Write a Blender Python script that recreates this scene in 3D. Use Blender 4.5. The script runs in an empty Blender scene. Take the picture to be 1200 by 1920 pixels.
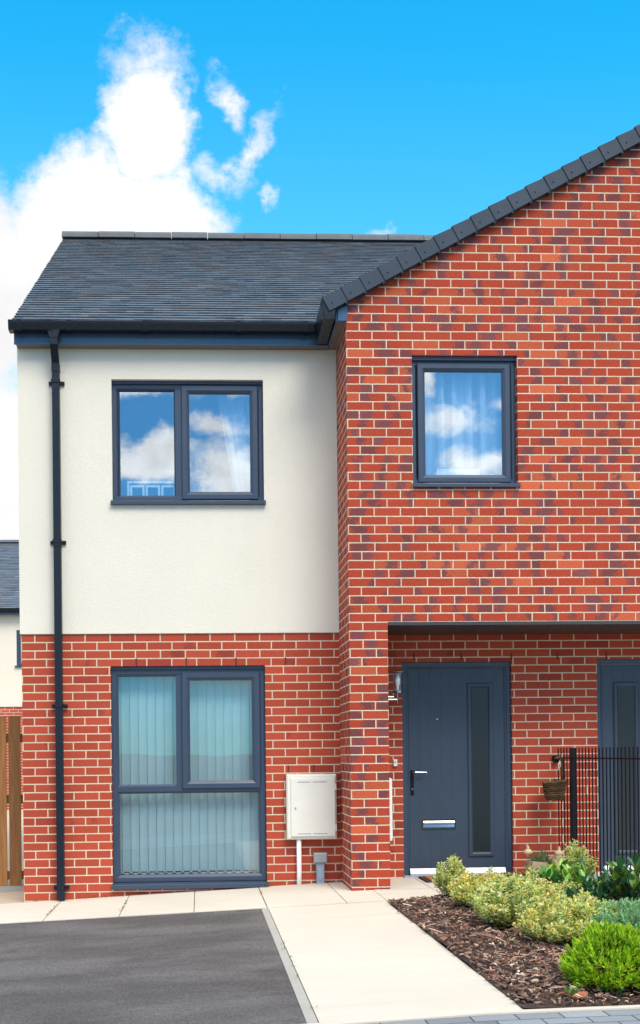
import bpy, math, random
from mathutils import Vector, Matrix
rnd = random.Random(7)
sc = bpy.context.scene
COL = sc.collection
R = math.radians

# ------------------------------------------------------------------ node helpers
class NT:
    def __init__(s, tree): s.t = tree; s.n = tree.nodes; s.l = tree.links
    def new(s, typ, **kw):
        n = s.n.new(typ)
        for k, v in kw.items(): setattr(n, k, v)
        return n
    def put(s, sock, v):
        if isinstance(v, bpy.types.NodeSocket): s.l.new(v, sock)
        else: sock.default_value = v
    def m(s, op, a, b=None, c=None):
        n = s.new('ShaderNodeMath', operation=op)
        s.put(n.inputs[0], a)
        if b is not None: s.put(n.inputs[1], b)
        if c is not None: s.put(n.inputs[2], c)
        return n.outputs[0]
    def ss(s, x, a, b):            # smoothstep 0..1 between a and b
        n = s.new('ShaderNodeMapRange', interpolation_type='SMOOTHSTEP')
        s.put(n.inputs['Value'], x); s.put(n.inputs['From Min'], a); s.put(n.inputs['From Max'], b)
        return n.outputs['Result']
    def mr(s, x, a, b, c, d):
        n = s.new('ShaderNodeMapRange')
        for k, v in zip(('Value', 'From Min', 'From Max', 'To Min', 'To Max'), (x, a, b, c, d)): s.put(n.inputs[k], v)
        return n.outputs['Result']
    def mix(s, f, a, b, blend='MIX'):
        n = s.new('ShaderNodeMix', data_type='RGBA', blend_type=blend)
        s.put(n.inputs[0], f)
        for i, v in ((6, a), (7, b)):
            if isinstance(v, tuple): v = (*v, 1) if len(v) == 3 else v
            s.put(n.inputs[i], v)
        return n.outputs[2]
    def noise(s, vec=None, scale=5, detail=3, rough=.5, out='Fac', dim='3D'):
        n = s.new('ShaderNodeTexNoise', noise_dimensions=dim)
        if vec is not None: s.l.new(vec, n.inputs['Vector'])
        n.inputs['Scale'].default_value = scale; n.inputs['Detail'].default_value = detail
        n.inputs['Roughness'].default_value = rough
        return n.outputs[out]
    def sep(s, v):
        n = s.new('ShaderNodeSeparateXYZ'); s.l.new(v, n.inputs[0]); return n.outputs
    def comb(s, x, y, z):
        n = s.new('ShaderNodeCombineXYZ')
        for i, v in enumerate((x, y, z)): s.put(n.inputs[i], v)
        return n.outputs[0]
    def white(s, vec):
        n = s.new('ShaderNodeTexWhiteNoise'); s.l.new(vec, n.inputs['Vector']); return n.outputs
    def bump(s, h, strength=.5, dist=.01, normal=None):
        n = s.new('ShaderNodeBump'); s.l.new(h, n.inputs['Height'])
        n.inputs['Strength'].default_value = strength; n.inputs['Distance'].default_value = dist
        if normal is not None: s.l.new(normal, n.inputs['Normal'])
        return n.outputs[0]

def new_mat(name):
    mt = bpy.data.materials.new(name); mt.use_nodes = True
    t = NT(mt.node_tree); bs = mt.node_tree.nodes['Principled BSDF']
    return mt, t, bs

def coords(t, kind='Object'):
    return t.new('ShaderNodeTexCoord').outputs[kind]

def simple(name, col, rough=.5, metal=0., var=.08, nscale=6., bump=0., bscale=200., coat=0., spec=.5):
    mt, t, b = new_mat(name)
    o = coords(t)
    n = t.noise(o, nscale, 4)
    f = t.mr(n, .25, .75, 1 - var, 1 + var)
    c = t.mix(1., (*col, 1), t.comb(f, f, f), 'MULTIPLY')
    t.put(b.inputs['Base Color'], c)
    r2 = t.mr(t.noise(o, nscale * 3, 3), .3, .7, max(rough - .06, .02), min(rough + .06, 1))
    t.put(b.inputs['Roughness'], r2)
    b.inputs['Metallic'].default_value = metal
    b.inputs['Coat Weight'].default_value = coat
    b.inputs['Specular IOR Level'].default_value = spec
    if bump:
        t.put(b.inputs['Normal'], t.bump(t.noise(o, bscale, 3), bump, .003))
    return mt

def brick_mat(name, base, alt, third, dark, dark_prob, mortar, u0, v0, w=.225, h=.075, mw=.0105, mott=.25, stain=.2, seed=0., rag=.0022):
    mt, t, b = new_mat(name)
    uv = t.sep(coords(t, 'UV'))
    gen = t.comb(uv[0], uv[1], seed)
    wob = t.noise(gen, 38, 3, .6, 'Color'); ws = t.sep(wob)
    u = t.m('ADD', t.m('SUBTRACT', uv[0], u0), t.m('MULTIPLY', t.m('SUBTRACT', ws[0], .5), rag * 2.2))
    v = t.m('ADD', t.m('SUBTRACT', uv[1], v0), t.m('MULTIPLY', t.m('SUBTRACT', ws[1], .5), rag * 2.2))
    r = t.m('FLOOR', t.m('DIVIDE', v, h))
    # each course is laid a few millimetres off
    jit = t.white(t.comb(r, seed, 3.3))[0]
    u = t.m('ADD', u, t.m('MULTIPLY', t.m('SUBTRACT', jit, .5), .014))
    off = t.m('MULTIPLY', t.m('FLOORED_MODULO', r, 2.), .5)
    s = t.m('ADD', t.m('DIVIDE', u, w), off)
    c = t.m('FLOOR', s)
    fu = t.m('SUBTRACT', s, c); fv = t.m('SUBTRACT', t.m('DIVIDE', v, h), r)
    cell = t.comb(c, r, seed)
    wn = t.white(cell); rc = t.sep(wn[1]); rv = wn[0]
    wn2 = t.white(t.comb(r, c, seed + 5.7)); rd = t.sep(wn2[1])
    du = t.m('MULTIPLY', t.m('MINIMUM', fu, t.m('SUBTRACT', 1., fu)), w)
    dv = t.m('MULTIPLY', t.m('MINIMUM', fv, t.m('SUBTRACT', 1., fv)), h)
    d = t.m('MINIMUM', du, dv)
    ed = t.m('ADD', d, t.m('MULTIPLY', t.m('SUBTRACT', t.noise(gen, 150, 2), .5), rag))
    mask = t.ss(ed, mw / 2 - .0008, mw / 2 + .0014)
    col = t.mix(rc[0], base, alt)
    col = t.mix(t.ss(rc[1], .72, .98), col, third)
    # fired-dark blotches at a random place along some bricks
    nz = t.noise(gen, 26, 4, .65)
    pos = t.mr(rc[2], 0, 1, -.15, 1.15)
    slant = t.m('MULTIPLY', t.m('MULTIPLY', t.m('SUBTRACT', fv, .5), .22), t.m('SUBTRACT', t.m('MULTIPLY', rd[1], 2.), 1.))
    dist = t.m('ABSOLUTE', t.m('ADD', t.m('SUBTRACT', fu, pos), slant))
    wid = t.mr(rd[0], 0, 1, .10, .34)
    blot = t.m('SUBTRACT', 1., t.ss(t.m('ADD', dist, t.m('MULTIPLY', t.m('SUBTRACT', nz, .5), .9)), t.m('SUBTRACT', wid, .09), t.m('ADD', wid, .09)))
    blot = t.m('MULTIPLY', blot, t.m('LESS_THAN', rd[2], dark_prob))
    col = t.mix(t.m('MULTIPLY', blot, .85), col, dark)
    mo = t.noise(gen, 115, 4, .75)
    f = t.mr(mo, .25, .75, 1 - mott, 1 + mott)
    f = t.m('MULTIPLY', f, t.mr(rv, 0, 1, .76, 1.10))
    f = t.m('MULTIPLY', f, t.mr(t.noise(gen, 1.1, 3), .3, .7, .93, 1.06))
    col = t.mix(1., col, t.comb(f, f, f), 'MULTIPLY')
    # lime bloom and mortar smears
    sm = t.m('MULTIPLY', t.ss(t.noise(gen, 3.1, 2), .58, .78), t.ss(t.noise(gen, 46, 5, .75), .5, .74))
    col = t.mix(t.m('MULTIPLY', sm, stain), col, (.62, .5, .42))
    mn = t.mr(t.noise(gen, 120, 3), .3, .7, .82, 1.12)
    mn = t.m('MULTIPLY', mn, t.mr(t.noise(gen, 2.3, 2), .3, .7, .9, 1.08))
    mcol = t.mix(1., (*mortar, 1), t.comb(mn, mn, mn), 'MULTIPLY')
    t.put(b.inputs['Base Color'], t.mix(mask, mcol, col))
    b.inputs['Roughness'].default_value = .88
    b.inputs['Specular IOR Level'].default_value = .25
    hgt = t.m('ADD', mask, t.m('MULTIPLY', mo, .35))
    hgt = t.m('ADD', hgt, t.m('MULTIPLY', rv, .25))
    t.put(b.inputs['Normal'], t.bump(hgt, .8, .005))
    return mt

def attr_mat(name, rough=.6, mul=1., nscale=30., var=.2, spec=.4, trans=0., bump=.2, bscale=300.):
    """colour comes from the mesh's own per-piece colour attribute"""
    mt, t, b = new_mat(name)
    a = t.new('ShaderNodeAttribute', attribute_name='Col').outputs['Color']
    o = coords(t)
    f = t.mr(t.noise(o, nscale, 4), .25, .75, (1 - var) * mul, (1 + var) * mul)
    c = t.mix(1., a, t.comb(f, f, f), 'MULTIPLY')
    t.put(b.inputs['Base Color'], c)
    b.inputs['Roughness'].default_value = rough
    b.inputs['Specular IOR Level'].default_value = spec
    if bump: t.put(b.inputs['Normal'], t.bump(t.noise(o, bscale, 3), bump, .002))
    if trans:
        tr = t.new('ShaderNodeBsdfTranslucent'); t.put(tr.inputs[0], c)
        mx = t.new('ShaderNodeMixShader'); mx.inputs[0].default_value = trans
        t.l.new(b.outputs[0], mx.inputs[1]); t.l.new(tr.outputs[0], mx.inputs[2])
        t.l.new(mx.outputs[0], t.n['Material Output'].inputs['Surface'])
    return mt

# ------------------------------------------------------------------ mesh builder
class MB:
    def __init__(s): s.v = []; s.f = []; s.c = []; s.uv = {}
    def quad(s, *p, col=None):
        i = len(s.v); s.v += [tuple(q) for q in p]; s.f.append(tuple(range(i, i + len(p)))); s.c.append(col); return s
    def face(s, pts, col=None): return s.quad(*pts, col=col)
    def box(s, x0, x1, y0, y1, z0, z1, col=None, M=None, skip=''):
        P = [(x, y, z) for z in (z0, z1) for y in (y0, y1) for x in (x0, x1)]
        if M is not None: P = [tuple(M @ Vector(q)) for q in P]
        i = len(s.v); s.v += P
        for k, f in dict(b=(0, 2, 3, 1), t=(4, 5, 7, 6), f=(0, 1, 5, 4), k=(2, 6, 7, 3), l=(0, 4, 6, 2), r=(1, 3, 7, 5)).items():
            if k in skip: continue
            s.f.append(tuple(i + j for j in f)); s.c.append(col)
        return s
    def bbox(s, x0, x1, y0, y1, z0, z1, b=.004, col=None, M=None):
        """box with chamfered front (-Y) edges and sides"""
        P = []
        ring = lambda ins, y: [(x0 + ins, y, z0 + ins), (x1 - ins, y, z0 + ins), (x1 - ins, y, z1 - ins), (x0 + ins, y, z1 - ins)]
        rs = [ring(b, y0), ring(0, y0 + b), ring(0, y1 - b), ring(b, y1)]
        if M is not None: rs = [[tuple(M @ Vector(q)) for q in r] for r in rs]
        s.face(rs[0], col)
        for a, c in zip(rs, rs[1:]):
            for k in range(4):
                s.quad(a[(k + 1) % 4], a[k], c[k], c[(k + 1) % 4], col=col)
        s.face(rs[-1][::-1], col)
        return s
    def ring(s, rect, prof, col=None):
        """sweep a profile [(inset, y)...] mitred round a rectangle (x0,x1,z0,z1)"""
        x0, x1, z0, z1 = rect
        rs = [[(x0 + i, y, z0 + i), (x1 - i, y, z0 + i), (x1 - i, y, z1 - i), (x0 + i, y, z1 - i)] for i, y in prof]
        for a, c in zip(rs, rs[1:]):
            for k in range(4): s.quad(a[k], a[(k + 1) % 4], c[(k + 1) % 4], c[k], col=col)
        return s
    def prism(s, poly, axis, a0, a1, col=None, M=None):
        """extrude a 2-D polygon along an axis ('x': poly is (y,z); 'y': (x,z); 'z': (x,y))"""
        mk = dict(x=lambda p, a: (a, p[0], p[1]), y=lambda p, a: (p[0], a, p[1]), z=lambda p, a: (p[0], p[1], a))[axis]
        A = [mk(p, a0) for p in poly]; B = [mk(p, a1) for p in poly]
        if M is not None: A = [tuple(M @ Vector(q)) for q in A]; B = [tuple(M @ Vector(q)) for q in B]
        s.face(A[::-1], col); s.face(B, col)
        for k in range(len(A)):
            j = (k + 1) % len(A); s.quad(A[k], A[j], B[j], B[k], col=col)
        return s
    def tube(s, pts, rad, n=8, col=None, cap=True):
        pts = [Vector(p) for p in pts]
        rads = rad if isinstance(rad, (list, tuple)) else [rad] * len(pts)
        rings = []
        prev = None
        for i, p in enumerate(pts):
            d = (pts[min(i + 1, len(pts) - 1)] - pts[max(i - 1, 0)])
            if d.length < 1e-9: d = Vector((0, 0, 1))
            d.normalize()
            a = d.orthogonal().normalized() if prev is None else (prev - d * prev.dot(d)).normalized()
            prev = a; b = d.cross(a)
            base = len(s.v)
            for k in range(n):
                th = 2 * math.pi * k / n
                s.v.append(tuple(p + (a * math.cos(th) + b * math.sin(th)) * rads[i]))
            rings.append(base)
        for r0, r1 in zip(rings, rings[1:]):
            for k in range(n):
                j = (k + 1) % n; s.f.append((r0 + k, r0 + j, r1 + j, r1 + k)); s.c.append(col)
        if cap:
            s.f.append(tuple(rings[0] + k for k in reversed(range(n)))); s.c.append(col)
            s.f.append(tuple(rings[-1] + k for k in range(n))); s.c.append(col)
        return s
    def lathe(s, cx, cy, prof, n=20, col=None, sx=1., sy=1.):
        rings = []
        for r, z in prof:
            base = len(s.v)
            for k in range(n):
                th = 2 * math.pi * k / n; s.v.append((cx + r * sx * math.cos(th), cy + r * sy * math.sin(th), z))
            rings.append(base)
        for r0, r1 in zip(rings, rings[1:]):
            for k in range(n):
                j = (k + 1) % n; s.f.append((r0 + k, r0 + j, r1 + j, r1 + k)); s.c.append(col)
        return s
    def wall(s, x0, x1, z0, z1, y, holes, axis='y', depth=.1):
        """a wall face at y with rectangular holes (hx0,hx1,hz0,hz1[,depth]) and their reveals"""
        xs = sorted({x0, x1, *[min(max(h[i], x0), x1) for h in holes for i in (0, 1)]})
        zs = sorted({z0, z1, *[min(max(h[i], z0), z1) for h in holes for i in (2, 3)]})
        for a, b in zip(xs, xs[1:]):
            for c, d in zip(zs, zs[1:]):
                mx, mz = (a + b) / 2, (c + d) / 2
                if any(h[0] < mx < h[1] and h[2] < mz < h[3] for h in holes): continue
                s.quad((a, y, c), (b, y, c), (b, y, d), (a, y, d))
        for h in holes:
            dp = h[4] if len(h) > 4 else depth
            a, b, c, d = h[:4]
            s.quad((a, y, c), (a, y, d), (a, y + dp, d), (a, y + dp, c))
            s.quad((b, y, d), (b, y, c), (b, y + dp, c), (b, y + dp, d))
            s.quad((a, y, d), (b, y, d), (b, y + dp, d), (a, y + dp, d))
            if c > z0 + 1e-4: s.quad((b, y, c), (a, y, c), (a, y + dp, c), (b, y + dp, c))
        return s
    def build(s, name, mat, parent=None, origin=None, smooth=False):
        off = Vector((0, 0, 0))
        if parent is not None:
            r = parent
            while r.parent is not None: r = r.parent
            off = r.location
        elif origin is not None: off = Vector(origin)
        me = bpy.data.meshes.new(name)
        me.from_pydata([tuple(Vector(p) - off) for p in s.v], [], s.f)
        has = any(c is not None for c in s.c)
        U_, C_ = [], []
        for p in me.polygons:
            n = p.normal; ax, ay, az = abs(n.x), abs(n.y), abs(n.z)
            c = s.c[p.index] or (.5, .5, .5)
            for vi in p.vertices:
                q = s.v[vi]
                U_ += (q[1], q[2]) if ax >= ay and ax >= az else ((q[0], q[2]) if ay >= az else (q[0], q[1]))
                if has: C_ += (c[0], c[1], c[2], 1.)
            p.use_smooth = smooth
        me.uv_layers.new(name='UVMap'); me.uv_layers[0].data.foreach_set('uv', U_)
        if has:
            me.color_attributes.new('Col', 'FLOAT_COLOR', 'CORNER'); me.color_attributes['Col'].data.foreach_set('color', C_)
        if mat: me.materials.append(mat)
        o = bpy.data.objects.new(name, me); COL.objects.link(o)
        if parent is not None: o.parent = parent
        else: o.location = off
        return o

def tag(o, label, cat, group=None):
    o['label'] = label; o['category'] = cat
    if group: o['group'] = group
    return o
def thing(name, loc, label, cat, group=None):
    o = bpy.data.objects.new(name, None); COL.objects.link(o); o.location = loc
    o.empty_display_size = .1
    return tag(o, label, cat, group)
def kind(o, k): o['kind'] = k; return o
def mul(c, f): return (c[0] * f, c[1] * f, c[2] * f)

# ------------------------------------------------------------------ materials
M = {}
M['gable_brick'] = brick_mat('multi_red_brick', (.47, .066, .029), (.33, .044, .025), (.51, .105, .046), (.15, .056, .066), .80, (.65, .535, .41), 1.275, 2.28, mw=.0095, mott=.52, stain=.2, seed=1.)
M['red_brick'] = brick_mat('smooth_red_brick', (.46, .074, .038), (.40, .062, .034), (.35, .054, .034), (.27, .045, .032), .08, (.66, .54, .40), -1.592, 2.268, mott=.10, stain=.22, seed=4., rag=.0014)
M['far_brick'] = brick_mat('far_red_brick', (.47, .1, .06), (.42, .09, .06), (.4, .08, .06), (.3, .06, .05), .1, (.66, .55, .42), 0, 2.467, mott=.1, seed=9.)
def render_mat():
    mt, t, b = new_mat('cream_render')
    o = coords(t)
    f = t.mr(t.noise(o, 1.3, 4), .3, .7, .975, 1.02)
    sp = t.mr(t.noise(o, 120, 4, .7), .25, .75, .95, 1.04)
    mp = t.new('ShaderNodeMapping'); mp.inputs['Scale'].default_value = (7, 7, .35); t.l.new(o, mp.inputs[0])
    f = t.m('MULTIPLY', f, sp)
    f = t.m('MULTIPLY', f, t.mr(t.noise(mp.outputs[0], 1.5, 4, .6), .35, .75, 1.004, .988))
    t.put(b.inputs['Base Color'], t.mix(1., (.73, .692, .612, 1), t.comb(f, f, f), 'MULTIPLY'))
    b.inputs['Roughness'].default_value = .92; b.inputs['Specular IOR Level'].default_value = .2
    t.put(b.inputs['Normal'], t.bump(t.noise(o, 95, 4, .65), .55, .006))
    return mt
M['render'] = render_mat()
M['frame'] = simple('anthracite_upvc', (.032, .052, .095), .38, var=.05, spec=.5)
M['fascia'] = simple('glossy_blue_grey_board', (.055, .10, .17), .16, var=.05, spec=.6)
M['gutter'] = simple('black_plastic_gutter', (.006, .008, .013), .30, var=.1, spec=.35)
M['pipe'] = simple('dark_plastic_pipe', (.009, .013, .023), .35, var=.1, spec=.3)
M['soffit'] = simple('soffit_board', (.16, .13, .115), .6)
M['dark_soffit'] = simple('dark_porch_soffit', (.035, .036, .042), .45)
M['door'] = simple('blue_grey_door', (.030, .049, .083), .42, var=.06, bump=.12, bscale=90)
M['chrome'] = simple('chrome', (.26, .28, .31), .12, 1., var=.03)
M['alu'] = simple('aluminium', (.42, .45, .52), .4, .3, var=.05)
M['white'] = simple('white_plastic', (.78, .79, .79), .45, var=.03)
M['box'] = simple('cream_meter_box', (.73, .715, .66), .5, var=.04)
M['grey_pl'] = simple('grey_plastic', (.3, .33, .36), .5)
M['blue_pl'] = simple('blue_grey_pipe', (.28, .36, .46), .45)
M['iron'] = simple('black_painted_steel', (.004, .005, .008), .45, var=.15, spec=.2)
M['ridge'] = simple('grey_ridge_tile', (.085, .10, .12), .7, var=.15, nscale=4, bump=.3, bscale=120)
M['verge'] = simple('slate_grey_verge_cap', (.023, .041, .070), .5, spec=.25, var=.12, nscale=3, bump=.15)
M['tile'] = attr_mat('plain_roof_tile', .40, nscale=25, var=.14, spec=.6, bump=.2)
M['room'] = simple('room_plaster', (.30, .30, .31), .9)
M['blind'] = simple('blind_fabric', (.54, .61, .62), .8, var=.05, bump=.2, bscale=400)
M['slit'] = simple('dark_slot', (.02, .02, .02), .8)
M['weep'] = simple('dark_red_weep_vent', (.10, .01, .008), .7)
def sheer_mat():
    mt, t, b = new_mat('sheer_curtain')
    b.inputs['Base Color'].default_value = (.84, .87, .9, 1); b.inputs['Roughness'].default_value = .9
    tr = t.new('ShaderNodeBsdfTranslucent'); tr.inputs[0].default_value = (.8, .84, .88, 1)
    mx = t.new('ShaderNodeMixShader'); mx.inputs[0].default_value = .3
    t.l.new(b.outputs[0], mx.inputs[1]); t.l.new(tr.outputs[0], mx.inputs[2]); t.l.new(mx.outputs[0], t.n['Material Output'].inputs[0])
    return mt
M['sheer'] = sheer_mat()
def glass_mat(name, tint, refl, rough=0.0, wav=0.02):
    mt = bpy.data.materials.new(name); mt.use_nodes = True
    t = NT(mt.node_tree); t.n.remove(t.n['Principled BSDF'])
    tr = t.new('ShaderNodeBsdfTransparent'); tr.inputs[0].default_value = (*tint, 1)
    gl = t.new('ShaderNodeBsdfGlossy'); gl.inputs['Roughness'].default_value = rough
    gl.inputs['Color'].default_value = (.97, .99, 1, 1)
    lw = t.new('ShaderNodeLayerWeight'); lw.inputs['Blend'].default_value = .12
    f = t.m('MINIMUM', t.m('ADD', lw.outputs['Fresnel'], refl), 1.)
    if wav:
        t.put(gl.inputs['Normal'], t.bump(t.noise(coords(t), 1.6, 1), wav, .05))
    mx = t.new('ShaderNodeMixShader'); t.put(mx.inputs[0], f)
    t.l.new(tr.outputs[0], mx.inputs[1]); t.l.new(gl.outputs[0], mx.inputs[2]); t.l.new(mx.outputs[0], t.n['Material Output'].inputs[0])
    return mt
M['glass'] = glass_mat('window_glass', (.78, .89, .96), .36)
M['glass_low'] = glass_mat('blue_tinted_glass', (.70, .84, .90), .14, wav=.02)
M['lamp_glass'] = glass_mat('clear_lamp_glass', (.95, .96, .97), .02, 0, 0)
def obscure():
    mt, t, b = new_mat('obscured_door_glass')
    b.inputs['Base Color'].default_value = (.012, .016, .02, 1); b.inputs['Roughness'].default_value = .22
    t.put(b.inputs['Normal'], t.bump(t.noise(coords(t), 260, 3), .35, .004))
    return mt
M['obscure'] = obscure()
def wood_mat(name, c1, c2):
    mt, t, b = new_mat(name)
    o = coords(t)
    mp = t.new('ShaderNodeMapping'); mp.inputs['Scale'].default_value = (14, 14, .9); t.l.new(o, mp.inputs[0])
    g = t.noise(mp.outputs[0], 4, 5, .65)
    k = t.new('ShaderNodeTexVoronoi'); k.inputs['Scale'].default_value = 3.1; t.l.new(o, k.inputs['Vector'])
    kn = t.m('SUBTRACT', 1., t.ss(k.outputs['Distance'], .05, .12))
    c = t.mix(t.mr(g, .3, .7, 0, 1), c1, c2)
    a = t.new('ShaderNodeAttribute', attribute_name='Col').outputs['Color']
    c = t.mix(1., c, a, 'MULTIPLY')
    c = t.mix(t.m('MULTIPLY', kn, .75), c, (.05, .022, .01))
    t.put(b.inputs['Base Color'], c); b.inputs['Roughness'].default_value = .8
    t.put(b.inputs['Normal'], t.bump(g, .4, .004))
    return mt
M['timber'] = wood_mat('treated_timber', (.36, .175, .055), (.21, .095, .032))

def tarmac():
    mt, t, b = new_mat('tarmac')
    o = coords(t)
    mp = t.new('ShaderNodeMapping'); mp.inputs['Scale'].default_value = (1, 2.2, 1); t.l.new(o, mp.inputs[0])
    lf = t.noise(mp.outputs[0], .9, 4, .6)
    sp = t.noise(o, 190, 4, .75)
    gr_ = t.mr(t.noise(o, 48, 6, .8), .32, .68, .80, 1.2)
    vo = t.new('ShaderNodeTexVoronoi'); vo.inputs['Scale'].default_value = 150; t.l.new(o, vo.inputs['Vector'])
    st = t.sep(vo.outputs['Color'])
    c = t.mix(t.ss(lf, .36, .66), (.083, .076, .077), (.130, .122, .124))
    f = t.m('MULTIPLY', gr_, t.m('MULTIPLY', t.mr(sp, .25, .75, .48, 1.5), t.mr(st[0], 0, 1, .7, 1.3)))
    c = t.mix(1., c, t.comb(f, f, f), 'MULTIPLY')
    dk = t.ss(t.noise(mp.outputs[0], 2.3, 4, .65), .56, .74)
    c = t.mix(t.m('MULTIPLY', dk, .5), c, (.045, .042, .045))
    t.put(b.inputs['Base Color'], c); b.inputs['Roughness'].default_value = .85
    b.inputs['Specular IOR Level'].default_value = .3
    hh = t.m('ADD', sp, t.m('MULTIPLY', vo.outputs['Distance'], .8))
    t.put(b.inputs['Normal'], t.bump(hh, .55, .006))
    return mt
M['tarmac'] = tarmac()
def paving(name, col, line=0.):
    mt, t, b = new_mat(name)
    o = coords(t); g = t.sep(o)
    f = t.mr(t.noise(o, .9, 5, .6), .3, .7, .93, 1.04)
    f = t.m('MULTIPLY', f, t.mr(t.noise(o, 160, 3, .7), .25, .75, .93, 1.06))
    mp = t.new('ShaderNodeMapping'); mp.inputs['Scale'].default_value = (.5, 7, 1); t.l.new(o, mp.inputs[0])
    f = t.m('MULTIPLY', f, t.mr(t.noise(mp.outputs[0], 2.2, 3), .3, .7, .965, 1.025))
    c = t.mix(1., (*col, 1), t.comb(f, f, f), 'MULTIPLY')
    sm = t.m('MULTIPLY', t.ss(t.noise(o, 5, 5, .7), .62, .8), .35)
    c = t.mix(sm, c, mul(col, .72))
    t.put(b.inputs['Base Color'], c); b.inputs['Roughness'].default_value = .85
    b.inputs['Specular IOR Level'].default_value = .25
    t.put(b.inputs['Normal'], t.bump(t.noise(o, 140, 4, .7), .25, .003))
    return mt
M['paving'] = paving('cream_paving', (.575, .532, .468))
M['kerb'] = paving('pale_concrete_edging', (.37, .36, .335))
M['joint'] = simple('joint_sand', (.21, .18, .14), .95, var=.3, nscale=30)
M['gravel'] = paving('beige_yard_paving', (.50, .42, .33))
M['block'] = brick_mat('grey_block_paving', (.25, .275, .31), (.215, .24, .275), (.29, .31, .34), (.17, .18, .21), .2, (.075, .075, .08), .08, 4.865, w=.2, h=.1, mw=.006, mott=.2, stain=.15, seed=12.)
M['ground'] = simple('ground_grey_green', (.15, .16, .12), .95, var=.3, nscale=.5)
M['road'] = tarmac()
M['soil'] = simple('dark_soil', (.05, .032, .024), .95, var=.4, nscale=20, bump=.8, bscale=60)
M['chips'] = attr_mat('bark_chip', .85, nscale=80, var=.35, bump=.5, bscale=200)
M['leaf_small'] = attr_mat('variegated_leaf', .5, nscale=60, var=.12, trans=.5, bump=0)
M['leaf_hebe'] = attr_mat('hebe_leaf', .55, nscale=60, var=.15, trans=.35, bump=0)
M['leaf_big'] = attr_mat('glossy_laurel_leaf', .3, nscale=30, var=.2, trans=.35, spec=.6, bump=0)
M['twig'] = simple('brown_twig', (.10, .06, .035), .9, var=.3)
M['stone'] = simple('buff_cast_stone', (.42, .31, .20), .9, var=.2, nscale=18, bump=.5, bscale=80)
M['coir'] = attr_mat('woven_wicker', .85, nscale=70, var=.45, bump=.8, bscale=120)
M['mat'] = simple('coir_doormat', (.34, .15, .055), .95, var=.3, nscale=60, bump=.9, bscale=250)
M['rubber'] = simple('dark_rubber_edge', (.03, .022, .02), .8)
M['bulb'] = simple('frosted_bulb', (.8, .83, .85), .3)

# ------------------------------------------------------------------ ground
def g(x):
    return max(.05 * (x - 1.25), -.21) if x < 1.25 else min(.02 * (x - 1.25), .045)
def sheet(x0, x1, y0, y1, dz, step=.5, thick=0.):
    mb = MB(); n = max(1, int(math.ceil((x1 - x0) / step)))
    xs = sorted({x0 + (x1 - x0) * i / n for i in range(n + 1)} | {q for q in (1.25, -2.95, 3.5) if x0 < q < x1})
    for a, b in zip(xs, xs[1:]):
        mb.quad((a, y0, g(a) + dz), (b, y0, g(b) + dz), (b, y1, g(b) + dz), (a, y1, g(a) + dz))
    if thick:
        for a, b in zip(xs, xs[1:]):
            mb.quad((a, y0, g(a) + dz - thick), (b, y0, g(b) + dz - thick), (b, y0, g(b) + dz), (a, y0, g(a) + dz))
            mb.quad((b, y1, g(b) + dz - thick), (a, y1, g(a) + dz - thick), (a, y1, g(a) + dz), (b, y1, g(b) + dz))
        for a, sg in ((xs[0], 0), (xs[-1], 1)):
            q = [(a, y0, g(a) + dz), (a, y0, g(a) + dz - thick), (a, y1, g(a) + dz - thick), (a, y1, g(a) + dz)]
            mb.face(q[::-1] if sg else q)
    return mb
gm = MB(); S = 3000
gm.quad((-S, -S, -.30), (S, -S, -.30), (S, S, -.30), (-S, S, -.30))
kind(gm.build('ground', M['ground']), 'structure')
kind(sheet(-14, 14, -7, 3.0, -.06).build('road', M['road']), 'structure')
kind(sheet(-14, 14, 3.0, 4.865, -.004).build('block_paving', M['block']), 'structure')
kind(sheet(-14, .467, 4.9, 10.0, -.012).build('driveway_base', M['joint']), 'structure')
# tarmac drive: its top edge runs very slightly away from the wall
tm = MB(); xs = [-14, -9, -6, -4, -2.95, -2, -1.2, -.5, .1, .467]
for a, b in zip(xs, xs[1:]):
    ya, yb = 8.67 - .055 * max(a, -3) , 8.67 - .055 * max(b, -3)
    tm.quad((a, 4.91, g(a) - .004), (b, 4.91, g(b) - .004), (b, yb, g(b) - .004), (a, ya, g(a) - .004))
kind(tm.build('tarmac_driveway', M['tarmac']), 'structure')
kind(sheet(.467, .517, 4.915, 8.70, .0, thick=.1).build('path_edging', M['kerb']), 'structure')
kind(sheet(-14, 14, 4.868, 4.912, .004, thick=.1).build('front_edging', M['paving']), 'structure')
kind(sheet(.4, 3.3, 8.3, 10.2, -.010).build('paving_bed', M['joint']), 'structure')
# apron slabs along the wall with open joints
ap = MB()
def slab(mb, x0, x1, y0, y1, dz=0., y0b=None):
    gp = .0035
    x0 += gp; x1 -= gp; y1 -= gp; y0 += gp; y0b = y0 if y0b is None else y0b + gp
    top = [(x0, y0, g(x0) + dz), (x1, y0b, g(x1) + dz), (x1, y1, g(x1) + dz), (x0, y1, g(x0) + dz)]
    bot = [(p[0], p[1], p[2] - .04) for p in top]
    mb.face(top)
    for k in range(4):
        j = (k + 1) % 4; mb.quad(bot[k], bot[j], top[j], top[k])
edges = [-4.85, -4.25, -3.65, -3.05, -2.45, -1.85, -1.25, -.65, -.06, .515]
for a, b in zip(edges, edges[1:]):
    y0a, y0b = 8.675 - .055 * max(a, -3), 8.675 - .055 * max(b, -3)
    slab(ap, a, b, y0a, 10.0, rnd.uniform(0, .002), y0b)
for a, b in ((.517, 1.14), (1.14, 1.46)): slab(ap, a, b, 8.62, 10.0 if b < 1.2 else 10.0, .001)
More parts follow.
